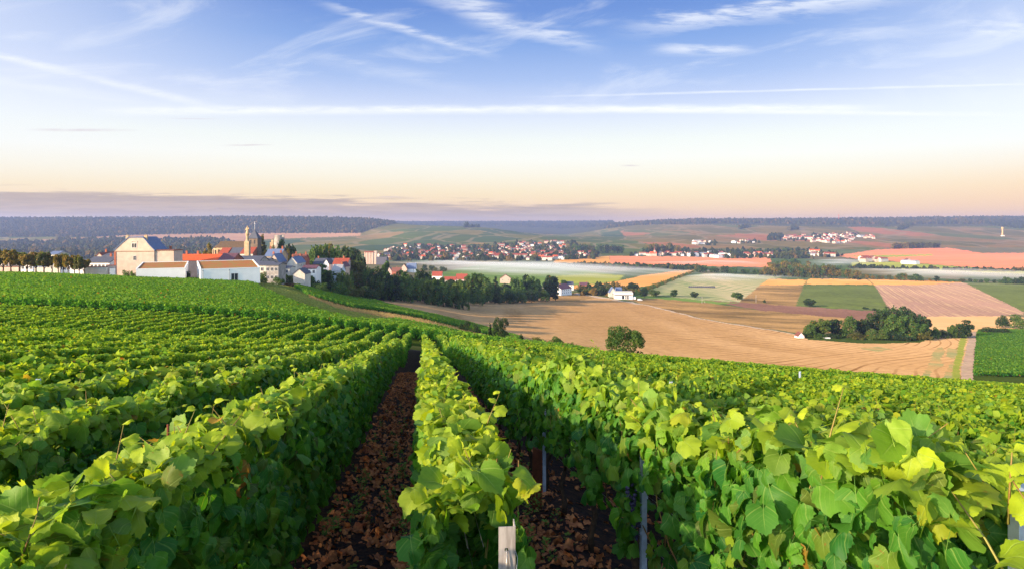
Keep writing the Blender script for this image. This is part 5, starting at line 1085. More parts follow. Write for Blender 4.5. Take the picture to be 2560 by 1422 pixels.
HS = [ # name,label,x0,x1,eave,ridge,Y,mode,depth,wall,roof,win,rwin,chim
 ('long_house','long low house with a bright orange-red tile roof',436,546,651,637,236,'side',9,'dark','orange',(0,0),(0,0),[(-.72,.5,1.2),(-.2,.5,1.2)]),
 ('house','house with a steep purple-red roof behind the white hall',545,580,653,634.5,232,'side',10,'brick','purple',(0,0),(0,0),[]),
 ('barn','low barn with a dark blue slate roof below the church',588,648,655,641,246,'side',10,'grey','slate',(0,0),(0,0),[]),
 ('barn','small slate-roofed barn between the long barn and the church wall',648,670,655,646,262,'side',8,'grey','slate',(0,0),(0,0),[]),
 ('barn','long weathered barn with a grey roof right of the white hall',622,676,664,655,216,'side',8,'pale','slate',(4,1),(0,0),[]),
 ('stone_house','ruinous grey stone house with small openings below the weathered barn',664,696,664,660,212,'side',7,'grey','slate',(3,3),(0,0),[]),
 ('village_house','cream gabled house with bright blue slate roof',671,697,655,636,268,'gable',9,'cream','blue',(1,1),(4,1),[(-.1,.06,1.1),(0,.95,1.1)]),
 ('village_house','house with broad blue hipped roof and red chimneys beside the church',662,700,641,623.5,312,'side',11,'stone','blue',(3,1),(0,0),[(-.8,.5,1.3),(.8,.5,1.3)]),
 ('village_house','pale gabled house with grey-blue slate roof and small white windows',718,743,658,644,272,'gable',11,'pale','blue',(0,0),(5,1),[(0,.06,1.0),(0,.95,1.0)]),
 ('village_house','dark-roofed house behind the pale gabled house',728,760,651,636,322,'side',9,'brick','brown',(0,0),(0,0),[(-.7,.5,1.0),(.85,.5,1.0)]),
 ('shed','low white shed right of the pale gabled house',755,790,672,664,262,'side',7,'white','purple',(3,1),(0,0),[]),
 ('shed','low stone outhouse with a lean slate roof',733,762,685,673,242,'gable',7,'pale','slate',(0,0),(0,0),[]),
 ('shed','flat-roofed pale annex under the blue-roofed house',698,724,671,667,252,'side',6,'pale','slate',(2,1),(0,0),[]),
 ('village_house','house with dark roofs and two skylights beyond the garden trees',783,812,661,646.5,332,'side',10,'brick','slate',(0,0),(0,0),[(-.6,.5,1.0)]),
 ('village_house','dark-roofed house with a narrow white gable',808,822,660,648,326,'gable',9,'white','slate',(1,1),(0,0),[]),
 ('village_house','dark slate house right of the narrow white gable',820,838,660,647,334,'side',9,'pale','slate',(0,0),(0,0),[]),
 ('village_house','pink-walled house with a long red-brown roof',832,868,660,646.5,322,'side',9,'pink','red',(3,1),(0,0),[(.2,.5,1.0)]),
 ('village_house','pale blue tall house with light blue roof among trees',830,852,678,662,286,'side',8,'blue','grey',(3,2),(0,0),[(.7,.5,1.2)]),
 ('village_house','cream house half hidden left of the golden-topped tree',846,862,667,657,305,'gable',9,'cream','purple',(1,1),(0,0),[]),
 ('village_house','pink gabled house with a white corner below the silo',963,979,677,667,372,'gable',9,'pink','brown',(1,1),(0,0),[]),
 ('village_house','dark roof house right of the pink gabled house',979,1002,679,669,380,'side',9,'brick','brown',(0,0),(0,0),[(0,.5,.9)]),
 ('village_house','cream house with a tall bright blue roof by the fog',1016,1040,672,658,402,'side',9,'white','blue',(2,2),(0,0),[(-.75,.5,1.0)]),
 ('village_house','cream gable attached left of the blue-roofed house',1002,1017,671,661,404,'gable',9,'cream','brown',(1,1),(0,0),[]),
 ('village_house','house with red roof and slanting white gable edge',1080,1105,690,679,432,'side',9,'white','red',(0,0),(0,0),[]),
 ('village_house','long red-brown roofed house beside the tall trees',1140,1168,698,685,452,'side',10,'pink','red',(0,0),(0,0),[(-.1,.5,1.0)]),
 ('village_house','lower red-brown roof left of the longer one',1110,1140,700,692,446,'side',9,'pale','red',(0,0),(0,0),[]),
 ('village_house','cream house with a dark roof in the orchard',1250,1278,697,687,560,'gable',10,'cream','brown',(2,1),(0,0),[]),
 ('farmhouse','white dark-roofed house behind the farmhouse',1411,1434,712,704,640,'side',9,'white','slate',(2,1),(0,0),[]),
 ('shed','small shed with a light blue roof left of the farmhouse',1363,1382,725,717,600,'side',7,'blue','blue',(0,0),(0,0),[]),
 ('house','house with a blue roof and pale gable behind the modern white house',1524,1541,732,719,652,'gable',11,'pale','blue',(1,1),(0,0),[]),
 ('house','blue slate wing behind the modern white house',1540,1555,728,718,662,'side',9,'blue','blue',(0,0),(0,0),[]),
 ('village_house','red-chimneyed roof peeping over shrubs by the golden field',1450,1472,712,706,760,'side',9,'brick','purple',(0,0),(0,0),[(.6,.5,1.2)]),
 ('village_house','white low house among the clipped trees, far left',-6,22,656,648,225,'side',8,'cream','brown',(3,1),(0,0),[]),
 ('village_house','white walled house seen between clipped trunks',52,82,660,652,226,'side',8,'white','slate',(3,1),(0,0),[]),
 ('village_house','long white house with grey roof behind the clipped trees',148,206,662,650,232,'side',9,'white','slate',(6,1),(0,0),[]),
 ('village_house','white house with dark slate roof and skylights left of the cream house',215,273,657,643,228,'side',10,'white','slate',(6,1),(0,0),[(.4,.5,1.0)]),
 ('village_house','small ochre house with brown roof behind the skylight roof',240,256,641,633,262,'gable',9,'cream','brown',(0,0),(0,0),[(0,.5,1.2)]),
 ('village_house','dark-roofed house against the cream gabled house',256,290,641,634,258,'side',9,'brick','slate',(0,0),(0,0),[(.2,.5,1.3)]),
 ('village_house','blue-roofed house behind the clipped trees',118,142,637,629,300,'side',9,'pale','blue',(0,0),(0,0),[]),
]
for (nm,lb,x0,x1,ye,yr,Y,mode,dep,wm,rm,win,rwin,ch) in HS:
    house(nm, lb, x0, x1, ye, yr, Y, mode, dep, wm, rm, win, rwin, ch, cat='barn' if nm == 'barn' else 'shed' if nm == 'shed' else 'house')
house('farmhouse','long white farmhouse with gable end and purple-brown roof by the stubble field',1370,1406,722,711.5,588,'gable',19,'white','purple',(3,2),(5,2),[(0,.45,1.0)],rot=math.radians(-40))
# garden wall with white gate pier, low stone walls
def wall_thing(label, x0, x1, yt, Y, m, cap='brown', th=.4, name='garden_wall'):
    X0, X1 = xpx(x0,Y), xpx(x1,Y); zt = zpx(yt,Y); zb = min(gz(X0,Y), gz(X1,Y))-.4
    if zb > zt - .8: zb = zt - 1.2
    e = empty(name, ((X0+X1)/2, Y, zb), label, 'wall'); h = (X1-X0)/2
    MB().box(-h, h, 0, th, 0, zt-zb).ob('wall', WM[m], e); MB().box(-h-.05, h+.05, -.06, th+.06, zt-zb+.002, zt-zb+.18).ob('coping', RM[cap], e)
wall_thing('pale stone garden wall left of the cream house', 212, 268, 668, 200, 'pale', 'red')
wall_thing('short orange-lit wall beside the white gate pier', 268, 288, 664, 203, 'cream', 'orange')
wall_thing('white gate pier at the corner of the cream house', 274, 287, 671, 199, 'white', 'grey')
wall_thing('cream wall behind the clipped tree trunks', -40, 46, 668, 214, 'cream', 'brown')
wall_thing('grey wall behind the clipped tree trunks', 86, 150, 669, 213, 'pale', 'grey')

# church
def church():
    Y = 380; k = Y/F; X = xpx(590, Y); zb = zpx(648, Y)
    e = empty('church', (X, Y, zb), 'old stone church with mossy nave roof, lit apse and slate spire', 'church')
    p = lambda x: (x-590)*k
    q = lambda y: zpx(y, Y)-zb
    # nave
    x0, x1 = p(541), p(622); H, R = q(619), zpx(604.5, Y+5)-zb
    MB().prism_x([(0,0),(10,0),(10,H),(5,R),(0,H)], x0, x1).ob('nave', WM['stone'], e)
    mb = MB(); sl = (R-H)/5
    for s in (-1,1):
        pl = [(5,R+.02),(5+s*5.3,H-sl*.3+.02),(5+s*5.3,H-sl*.3+.25),(5,R+.25)]; mb.prism_x(pl if s < 0 else pl[::-1], x0+.1, x1+.1)
    mb.ob('nave_roof', RM['moss'], e)
    # apse: half polygon at the left end
    ap = [(x0 + 3.4*math.cos(t)*1.05, 5 + 4.6*math.sin(t)) for t in np.linspace(math.pi/2, 1.5*math.pi, 7)]
    vs = [(x,y,0) for x,y in ap] + [(x,y,H-.6) for x,y in ap]; n = len(ap)
    MB().add(vs, [(i, i+n, i+n+1, i+1)[::-1] for i in range(n-1)] + [tuple(range(n,2*n))]).ob('apse', WM['stone'], e)
    vs = [(x0+(x-x0)*1.07, 5+(y-5)*1.07, H-.55) for x,y in ap] + [(x0+.5,5,R-.3)]
    MB().add(vs, [(i,i+1,n)[::-1] for i in range(n-1)] + [tuple(range(n))]).ob('apse_roof', RM['moss'], e)
    for i in range(n-1):
        mx, my = (ap[i][0]+ap[i+1][0])/2, (ap[i][1]+ap[i+1][1])/2
        if my < 6:
            w_ = MB().box(-.55,.55,-.05,.05,-1.5,.8).prism_y([(.55*math.cos(t), .8+.6*math.sin(t)) for t in np.linspace(0, math.pi, 7)], -.05, .05).ob('window', GLASS, e)
            w_.location = (mx, my, H-2.9); w_.rotation_euler = (0,0,math.atan2(ap[i+1][1]-ap[i][1], ap[i+1][0]-ap[i][0]))
    for j, xx in enumerate((p(533), p(546), p(556))): MB().box(xx-.3, xx+.3, -1.6 if j else -.6, -.01, 0, H-1.2).ob('buttress', WM['stone'], e)
    # chapels along the nave
    for (a0,a1,ya,yb,d,rm,wm) in ((558,579,633,619.5,5.5,'red','brick'),(583,611,633,619,5.0,'slate','grey'),(612,642,632,618.5,6.0,'red','brick')):
        z0, z1 = q(ya), q(yb)
        MB().prism_x([(-d,0),(-.012,0),(-.012,z1-.1),(-d,z0-.1)], p(a0), p(a1)).ob('chapel', WM[wm], e)
        MB().prism_x([(-d-.3,z0-.15),(-.02,z1-.08),(-.02,z1+.14),(-d-.3,z0+.08)], p(a0)-.15, p(a1)+.15).ob('chapel_roof', RM[rm], e)
    MB().box(p(580), p(643), -6.6, -6.12, 0, q(634.5)).ob('arcade_wall', WM['pale'], e)
    for i in range(6):
        xx = p(588+i*10); MB().box(xx-.4, xx+.4, -6.66, -6.58, .6, q(640)+.1).prism_y([(xx+.4*math.cos(t), q(640)+.1+.4*math.sin(t)) for t in np.linspace(0, math.pi, 7)], -6.66, -6.58).ob('arch_opening', GLASS, e)
    # tower and spire
    t0, t1 = p(618.5), p(643); tw = t1-t0; TH = q(597)
    MB().box(t0, t1, .5, .5+tw, 0, TH).ob('tower', WM['tower'], e)
    for xx in (t0+tw*.3, t0+tw*.7):
        MB().box(xx-.4, xx+.4, .44, .52, TH-3.2, TH-1.2).prism_y([(xx+.4*math.cos(t), TH-1.2+.4*math.sin(t)) for t in np.linspace(0, math.pi, 7)], .44, .52).ob('belfry_opening', GLASS, e)
    cx, cy2 = (t0+t1)/2, .5+tw/2; a = tw/2+.35; top = q(574)
    vs = [(cx-a,cy2-a,TH+.02),(cx+a,cy2-a,TH+.02),(cx+a,cy2+a,TH+.02),(cx-a,cy2+a,TH+.02)] + [(cx-a*.62,cy2-a*.62,TH+2.0),(cx+a*.62,cy2-a*.62,TH+2.0),(cx+a*.62,cy2+a*.62,TH+2.0),(cx-a*.62,cy2+a*.62,TH+2.0),(cx,cy2,top)]
    sp = MB().add(vs, [(3,2,1,0),(0,1,5,4),(1,2,6,5),(2,3,7,6),(3,0,4,7),(4,5,8),(5,6,8),(6,7,8),(7,4,8)]).ob('spire', RM['slate'], e)
    fin = MB().tube([(cx,cy2,top-.3),(cx,cy2,q(557))], .07, 6).box(cx-.45,cx+.45,cy2-.05,cy2+.05,q(560),q(560)+.12); fin.lathe([(.05,q(556)-.3),(.28,q(556)-.1),(.28,q(556)+.1),(.05,q(556)+.3)], 8, cx, cy2).ob('cross_finial', WM['white'], sp)
church()
# tall statue of a robed figure on a column in front of the church
def statue():
    Y = 352; k = Y/F; X = xpx(618.5, Y); zb = min(gz(X,Y), zpx(640,Y)); q = lambda y: zpx(y,Y)-zb
    e = empty('statue', (X, Y, zb), 'tall honey-coloured statue of a robed figure on a stone column', 'statue'); b = q(604); c = q(586); t = q(565)
    MB().box(-1.7,1.7,-1.7,1.7,0,b*.6).box(-1.3,1.3,-1.3,1.3,b*.6+.01,b).lathe([(1.2,b+.01),(1.05,b+.5),(.78,b+.7),(.72,c-.9),(.85,c-.7),(1.1,c-.3),(1.1,c)], 16).ob('column', WM['stone'], e)
    h = t-c
    prof = [(.95,c+.01),(.98,c+h*.1),(.80,c+h*.3),(.72,c+h*.5),(.88,c+h*.64),(.80,c+h*.72),(.36,c+h*.79),(.30,c+h*.81),(.40,c+h*.85),(.38,c+h*.90),(.42,c+h*.91),(.36,c+h*.96),(.06,c+h)]
    f = MB().lathe(prof, 14, 0, 0, 0, 1.0, .75)
    f.tube([(.55,-.1,c+h*.70),(1.05,-.45,c+h*.62),(1.15,-.7,c+h*.78)], [.30,.24,.15], 8); f.tube([(-.6,-.1,c+h*.69),(-.95,-.4,c+h*.52),(-.5,-.7,c+h*.48)], [.30,.24,.16], 8)
    f.ob('robed_figure', WM['stone'], e, True)
statue()
# ruined castle tower
def ruin():
    Y = 408; k = Y/F; X = xpx(698, Y); zb = gz(X,Y)-.5; q = lambda y: zpx(y,Y)-zb
    e = empty('ruined_tower', (X, Y, zb), 'pale ruined tower with broken notched top above ivy trees', 'ruin'); n = 28; R0, R1 = 3.3, 2.3; g = random.Random(3)
    mb = MB(); base = q(612)
    for i in range(n):
        a0, a1 = 2*math.pi*i/n, 2*math.pi*(i+1)/n; m = (a0+a1)/2
        top = q(587.5)-g.uniform(0,.5) if abs(math.sin(m*1.5+.6)) > .42 else q(595)-g.uniform(0,1)
        c = lambda r,a,z: (math.cos(a)*r, math.sin(a)*r, z)
        mb.add([c(R0,a0,0),c(R0,a1,0),c(R0,a1,top),c(R0,a0,top),c(R1,a0,0),c(R1,a1,0),c(R1,a1,top),c(R1,a0,top)], [(0,1,2,3),(5,4,7,6),(3,2,6,7),(0,3,7,4),(2,1,5,6)])
    mb.ob('ruined_wall', WM['grey'], e)
    MB().box(-4.6,-3.4,-1.5,.5,0,q(600)).box(-5.6,-4.61,-1.3,.3,0,q(606)).ob('broken_buttress', WM['stone'], e)
ruin()
# pale silo block at the town edge
def silo():
    Y = 1180; x0, x1 = 911, 934; X = xpx(x0,Y); zb = min(gz(X,Y), zpx(653,Y))-.5; q = lambda y: zpx(y,Y)-zb; k = Y/F
    e = empty('silo', (X, Y, zb), 'pale ribbed silo block with a taller square tower at the town edge', 'silo'); mb = MB(); W = (x1-x0)*k
    mb.box(0, W, 1.2, 14, 0, q(631))
    for i in range(6): mb.lathe([(W/12*.96,0),(W/12*.96,q(631.5))], 14, W*(i+.5)/6, 1.2)
    mb.ob('bins', WM['cream'], e); MB().box(-.4, W+.2, -1.4, 14.5, q(631)+.02, q(630)+.3).ob('roof', RM['red'], e)
    MB().box(W+.25, W+.25+6.5*k, 1, 9, 0, q(628)).ob('tower', WM['cream'], e)
    MB().box(W+1+6.5*k, W+1+33*k, -6, 10, 0, q(643)).ob('low_shed', WM['dark'], e)
silo()
# modern white house and van
def modern():
    Y = 632; k = Y/F; X = xpx(1536,Y); zb = gz(X,Y)-.3; q = lambda y: zpx(y,Y)-zb; W = 45*k
    e = empty('modern_house', (X, Y, zb), 'modern flat-roofed white house with a dark recessed band', 'house', rot=math.radians(-6))
    MB().box(0,W,0,10,0,q(736)-.01).ob('wall', WM['white'], e)
    MB().box(-.3,W+.3,-1.0,10.3,q(736),q(731)).ob('roof_slab', WM['white'], e); MB().box(.1,W-.1,-.9,10,q(731)+.005,q(728.7)).ob('parapet', WM['pale'], e)
    MB().box(-.05,W*.95,-.10,-.004,q(738.3),q(736.2)).ob('dark_band', WM['dark'], e)
    for a,b in ((.42,.54),(.60,.66),(.70,.78)):
        MB().box(W*a,W*b,-.08,-.003,.35,q(738.4)).ob('window', GLASS, e)
    MB().box(W*.40,W*.415,-.12,-.003,.3,q(738.4)).ob('door_frame', FRAME, e)
    MB().box(W+.31,W+3.2,1,8,0,q(742)).ob('annex', WM['white'], e)
modern()
CARW = simple('white_car_paint', (0.75,0.76,0.78), 0.3, 0.02, 1.0, spec=0.5); TYRE = simple('tyre', (0.02,0.02,0.02), 0.9, 0.1, 4.0)
def van():
    Y = 628; X = xpx(1600,Y); z = gz(X,Y); e = empty('parked_van', (X,Y,z), 'small white van parked beside the modern white house', 'van', rot=math.radians(8))
    MB().prism_y([(-2.3,.35),(2.3,.35),(2.35,.95),(1.55,1.15),(.95,1.85),(-2.2,1.9),(-2.35,1.0)], -.9, .9).ob('body', CARW, e)
    for s in (-.93, .905): MB().prism_y([(.2,1.2),(1.35,1.2),(.9,1.72),(.2,1.75)], s, s+.02).ob('side_window', GLASS, e)
    MB().prism_x([(-.75,0),(.75,0),(.75,.02),(-.75,.02)], 0, .7).ob('windscreen', GLASS, e).matrix_local = Matrix.Translation((1.57,0,1.17)) @ Matrix.Rotation(math.radians(-131), 4, 'Y')
    for x in (-1.4,1.45):
        for s in (-.86,.72):
            w_ = MB().lathe([(.32,-.1),(.34,-.06),(.34,.06),(.32,.1)], 14).ob('wheel', TYRE, e, True); w_.rotation_euler = (math.pi/2,0,0); w_.location = (x, s+.07, .33)
van()
# white hut by the grove and its trough
house('field_hut', 'tiny white hut with a brown roof at the left foot of the big grove', 1995, 2011, 840, 831, 366, 'gable', 4.5, 'white', 'brown', (0,0), (0,0), (), cat='hut', over=.15)
Xa, Ya = xpx(2067,366), 366; o = MB().box(-1.9,1.9,-.4,-.28,0,.6).box(-1.9,1.9,.28,.4,0,.6).box(-1.9,-1.78,-.279,.279,0,.6).box(1.78,1.9,-.279,.279,0,.6).box(-1.779,1.779,-.279,.279,0,.1).ob('water_trough', WM['white']); o.location = (Xa,Ya,gz(Xa,Ya)); tag(o, 'low white trough in the grass before the big grove', 'trough')
# wooden poles along the road, street lamp style masts
POLE = simple('pole_wood', (0.42,0.38,0.36), 0.8, 0.2, 3.0)
for (x,yt,yb,lb) in ((1890,737,757,'pale pole in the brown rough field'),(1755,741,758,'thin pale pole on the roadside verge'),(1762,752,757,'short pale marker post beside the road'),(1825,741,751,'thin grey pole at the corner of the pale meadow'),(1000,703,722,'grey pole in front of the field-edge grove'),(1358,712,742,'slender grey pole by the farm lane'),(1199,664,680,'thin grey pole standing in the fog'),(1228,668,682,'second grey pole standing in the fog'),(1317,738,748,'pale post at the edge of the stubble field'),(694,690,704,'white post by the grassy path')):
    Yp = ray_ground(x,yb,150); Xp = xpx(x,Yp); zp = gz(Xp,Yp); h = zpx(yt,Yp)-zp
    e = empty('utility_pole', (Xp,Yp,zp), lb, 'pole'); MB().tube([(0,0,-.3),(0,0,h)], [.16,.11], 7).ob('pole', POLE, e)
    if h > 4.5: MB().box(-.6,.6,-.06,.06,h-.7,h-.55).box(-.5,-.42,-.05,.05,h-.549,h-.40).box(.42,.5,-.05,.05,h-.549,h-.40).ob('crossarm', POLE, e)
# dark stack of bales in the pale meadow
Yb = ray_ground(1755,719,300); Xb = xpx(1755,Yb); o = MB()
for i in range(12): o.lathe([(1.2,-.6),(1.25,-.5),(1.25,.5),(1.2,.6)], 12, 0, 0)
o = MB(); g = random.Random(2)
for i in range(13):
    xx = -17 + i*2.8; o.prism_y([(xx+1.25*math.cos(t), 1.15+1.2*math.sin(t)) for t in np.linspace(0, 2*math.pi, 13)[:-1]], -1+g.uniform(-.3,.3), 1)
o = o.ob('bale_row', WM['dark']); o.location = (Xb,Yb,gz(Xb,Yb)); tag(o, 'dark row of wrapped bales lying in the pale misty meadow', 'bales')
# water tower column on the far right slope, orange mast on the ridge
LIT = simple('orange_lit_concrete', (0.55,0.36,0.16), 0.9, 0.15, 0.2)  # orange light on the column put into its base colour
Yt = ray_ground(2506,591,1500); Xt = xpx(2506,Yt); zt_ = gz(Xt,Yt); h = zpx(568,Yt)-zt_
e = empty('water_tower', (Xt,Yt,zt_), 'slender orange-lit tower standing alone on the right slope', 'tower'); s = Yt/F
MB().lathe([(2.0*s,-1),(1.7*s,h*.3),(1.6*s,h*.75),(2.4*s,h*.8),(2.4*s,h*.97),(1.6*s,h)], 14).ob('shaft', LIT, e); MB().box(-6*s,3*s,-4*s,-2.5*s,-1,1.8*s).ob('base_building', WM['white'], e)
Yt = 4750; Xt = xpx(2097,Yt); zt_ = gz(Xt,Yt); e = empty('radio_mast', (Xt,Yt,zt_), 'thin red mast standing on the far right ridge', 'mast'); h = zpx(537,Yt)-zt_
mb = MB()
for a in (0,2.1,4.2): mb.tube([(2.5*math.cos(a),2.5*math.sin(a),0),(.8*math.cos(a),.8*math.sin(a),h)], .5, 5)
for i in range(6): z_ = h*(i+.5)/6; mb.box(-2.2+.25*i,2.2-.25*i,-.4,.4,z_,z_+.8)
mb.ob('lattice', RM['orange'], e); MB().box(-2.2,2.2,-2.2,2.2,h*.86,h*.93).ob('platform', RM['orange'], e)

# ------------------------------------------------------------------ far towns: small houses, each its own object
def town_house(wm, rm, l, d, hw, hr):
    mb = MB(); h = l/2
    mb.prism_x([(0,-1.5),(d,-1.5),(d,hw),(d/2,hr),(0,hw)], -h, h, 0)
    for s in (-1,1):
        c = d/2; sl = (hr-hw)/c; pl = [(c,hr+.03),(c+s*(c+.3),hw-sl*.3+.03),(c+s*(c+.3),hw-sl*.3+.3),(c,hr+.3)]; mb.prism_x(pl if s < 0 else pl[::-1], -h-.3, h+.3, 1)
    n = max(2, int(l/3))
    for i in range(n):
        x = -h + l*(i+.5)/n; mb.box(x-.5, x+.5, -.05, .02, hw-2.1, hw-.8, 2)
    mb.box(h*.4, h*.4+.8, d*.45, d*.45+.7, hr-.5, hr+1.2, 3)
    return mb.mesh('house', [WM[wm], RM[rm], GLASS, WM['brick']])
PROTO = [(c, r, town_house(w_, r_, *dims)) for (c, r, w_, r_, dims) in [
  ('white','red-roofed','pale','red',(12,8,6.5,9.2)), ('white','orange-roofed','pale','orange',(11,8,6.0,8.8)), ('cream','brown-roofed','cream','brown',(14,9,7,9.8)), ('white','slate-roofed','white','slate',(11,8,6.5,9.2)),
  ('pale','red-roofed long','pale','red',(24,10,7.5,10)), ('white','dark-roofed','pale','purple',(9,8,6,9)), ('cream','brown-tiled','cream','brown',(11,9,7,10)), ('white','long grey-roofed','white','grey',(30,14,6,8))]]
def town(poly, n, wts, where, group, smin=.9, smax=1.3, ymin=800, jitter=.5, seed=1, base_rot=0.0):
    g = random.Random(seed); xs = [p[0] for p in poly]; ys = [p[1] for p in poly]; placed = []; tries = 0
    while len(placed) < n and tries < n*60:
        tries += 1; x, y = g.uniform(min(xs),max(xs)), g.uniform(min(ys),max(ys))
        if not bool(inpoly(np.array([x]), np.array([y]), poly)[0]): continue
        if any(abs(x-a) < 5 and abs(y-b) < 2.2 for a, b in placed): continue
        placed.append((x,y))
    placed.sort()
    for i, (x,y) in enumerate(placed):
        Y = ray_ground(x,y,ymin); X = xpx(x,Y); c, r, me = g.choices(PROTO, wts)[0]
        o = ob('town_house', me); o.location = (X,Y,gz(X,Y)); s = g.uniform(smin,smax); o.scale = (s,s,s); o.rotation_euler = (0,0,base_rot + g.choice([0,0,0,math.pi/2]) + g.uniform(-jitter,jitter))
        tag(o, f'{c} {r} house, {ordw(i+1)} from the left {where}', 'house', group)
A1 = [10,6,6,5,5,4,4,1]
town([(945,650),(958,634),(985,622),(1100,627),(1180,626),(1250,632),(1250,650),(1140,652)], 78, [9,4,5,6,9,4,4,2], 'in the dense riverside town', 'houses of the riverside town', seed=2)
town([(1240,622),(1300,618),(1420,634),(1490,636),(1492,645),(1380,652),(1250,652)], 62, A1, 'in the town\'s right half', 'houses of the right town half', seed=3)
town([(960,622),(1010,616),(1130,618),(1180,622),(1000,626)], 10, A1, 'just above the riverside town', 'houses above the town', seed=4)
town([(1230,618),(1310,608),(1400,606),(1450,622),(1440,630),(1310,616)], 24, A1, 'on the vine slope above town', 'houses on the vine slope', seed=5)
town([(1575,642),(1600,636),(1700,636),(1725,634),(1740,642)], 16, A1, 'around the spired church', 'houses around the spired church', .8, 1.1, seed=6)
town([(1735,640),(1790,632),(1850,642),(1850,646),(1740,645)], 15, [4,4,4,3,8,2,3,6], 'behind the salmon field', 'houses behind the salmon field', seed=7)
town([(1855,643),(1900,632),(1945,634),(1945,644)], 13, A1, 'left of the autumn wood', 'houses left of the autumn wood', seed=8)
town([(1735,612),(1740,606),(1780,606),(1776,612)], 6, [4,1,6,2,8,1,4,6], 'of the near slope farm', 'farm on the right slope', seed=9)
town([(1832,610),(1840,604),(1895,602),(1890,610)], 7, A1, 'below the hill village', 'hamlet below the hill village', seed=10)
town([(1945,600),(1985,592),(2040,588),(2150,586),(2146,594),(2128,606),(2090,610),(2040,608),(2020,600)], 60, [10,8,8,2,5,2,8,1], 'in the hill village', 'houses of the hill village', 1.1, 1.6, seed=11)
town([(2150,594),(2170,592),(2198,590),(2196,598),(2160,598)], 7, [8,6,6,1,3,1,6,1], 'right of the hill village', 'houses right of the hill village', 1.1, 1.5, seed=12)
town([(2155,656),(2165,651),(2215,651),(2215,656)], 8, [4,4,4,2,8,2,3,6], 'of the farm in the meadow', 'farm in the meadow', seed=13)
town([(2020,637),(2030,630),(2090,638),(2110,643),(2040,645)], 9, [2,2,2,2,6,2,2,10], 'among the pale hangars', 'hangars by the wood', 1.0, 1.5, seed=14)
town([(2262,660),(2275,657),(2284,660)], 2, [1,1,1,1,1,1,1,5], 'on the salmon field', 'barns on the salmon field', 1.0, 1.2, seed=15)
# spired church in the valley village
Y = ray_ground(1634,641,1000); X = xpx(1634,Y); z = gz(X,Y); s = Y/F; e = empty('village_church', (X,Y,z), 'sunlit far church with a slim pointed spire', 'church'); q = lambda y: zpx(y,Y)-z
MB().prism_x([(0,-1),(9,-1),(9,q(634)),(4.5,q(630)),(0,q(634))], -9*s, 8*s).ob('nave', WM['cream'], e)
MB().prism_x([(-.5,q(634)-.3),(4.5,q(630)+.1),(4.5,q(630)+.5),(-.5,q(634)+.2)], -9.3*s, 8.3*s).ob('roof', RM['orange'], e)
MB().box(1.5*s,5*s,2,7,0,q(626)).ob('tower', WM['cream'], e); cx = 3.25*s
MB().lathe([(2.3*s,q(626)+.02),(.9*s,q(621)),(.05,q(612))], 8, cx, 4.5).ob('spire', RM['brown'], e)

# ------------------------------------------------------------------ far woods and scattered bushes that read as one mass
def wood(name, label, polys, n, size, mats, seed, ymin, ymax, hgt=1.0, wts=None):
    g = np.random.default_rng(seed); lo = min(p[0] for q in polys for p in q); hi = max(p[0] for q in polys for p in q); X = []; Y = []; got = 0
    while got < n:
        Yc = g.uniform(ymin, ymax, 20000); xc = g.uniform(lo, hi, 20000); Xc = xpx(xc, Yc); px, py = field_at(Xc, Yc); s = np.zeros(20000, bool)
        for q in polys: s |= inpoly(px, py, q)
        X.append(Xc[s]); Y.append(Yc[s]); got += int(s.sum())
        if s.sum() == 0: print('no ground for', name); return
    X = np.concatenate(X)[:n]; Y = np.concatenate(Y)[:n]; Z = ground(X, Y)
    k = 7; rings = [(.0,.95),(.35,1.0),(.72,.78),(.95,.36)]; ph = np.linspace(0, 2*np.pi, k, endpoint=False)
    base = np.array([(math.cos(p_+.4*i)*r, math.sin(p_+.4*i)*r, h) for i,(h,r) in enumerate(rings) for p_ in ph] + [(0,0,1.05)])
    T = []
    for i in range(3):
        for j in range(k):
            a,b,c,d = i*k+j, i*k+(j+1)%k, (i+1)*k+(j+1)%k, (i+1)*k+j; T += [(a,b,c),(a,c,d)]
    T += [(3*k+j, 3*k+(j+1)%k, 4*k) for j in range(k)]; T = np.array(T)
    s = size*np.clip(g.lognormal(0,.28,n),.5,1.8); jit = g.normal(1,.17,(n,len(base),1))
    V = base[None]*jit*np.stack([s*.5,s*.5,s*hgt],-1)[:,None]; V = V + np.stack([X,Y,Z-.5],-1)[:,None]
    TT = T[None] + (np.arange(n)*len(base))[:,None,None]
    mi = np.repeat(g.choice(len(mats), n, p=wts), len(T))
    tag(ob(name, np_mesh(name, V.reshape(-1,3), TT.reshape(-1,3), mats, mi, smooth=False)), label, 'wood', kind='stuff')
WD = [simple('wood_dark', (0.022,0.034,0.014), 1, .3, .15, spec=0.0), simple('wood_green', (0.040,0.052,0.018), 1, .3, .15, spec=0.0), simple('wood_olive', (0.075,0.066,0.020), 1, .3, .15, spec=0.0), simple('wood_gold', (0.13,0.085,0.025), 1, .3, .15, spec=0.0)]
wood('forest', 'dark wooded ridge along the left skyline', [[(-200,530),(1010,534),(1000,556),(940,570),(900,582),(560,583),(330,587),(100,600),(-200,610)]], 19000, 11, WD, 1, 3150, 4500, 1.0, [.36,.30,.22,.12])
wood('forest', 'wooded crest of the right ridge', [[(1500,540),(1560,540),(2560,528),(2800,528),(2800,556),(2440,560),(2100,562),(1800,558),(1560,564),(1512,572)]], 12000, 12.5, WD, 2, 3800, 5600, 1.0, [.40,.30,.20,.10])
wood('forest', 'dark blue wood at the far right of the ridge', [[(2430,546),(2700,546),(2700,580),(2520,570),(2440,556)]], 3000, 12, WD[:2], 3, 3000, 5600, 1.0, [.7,.3])
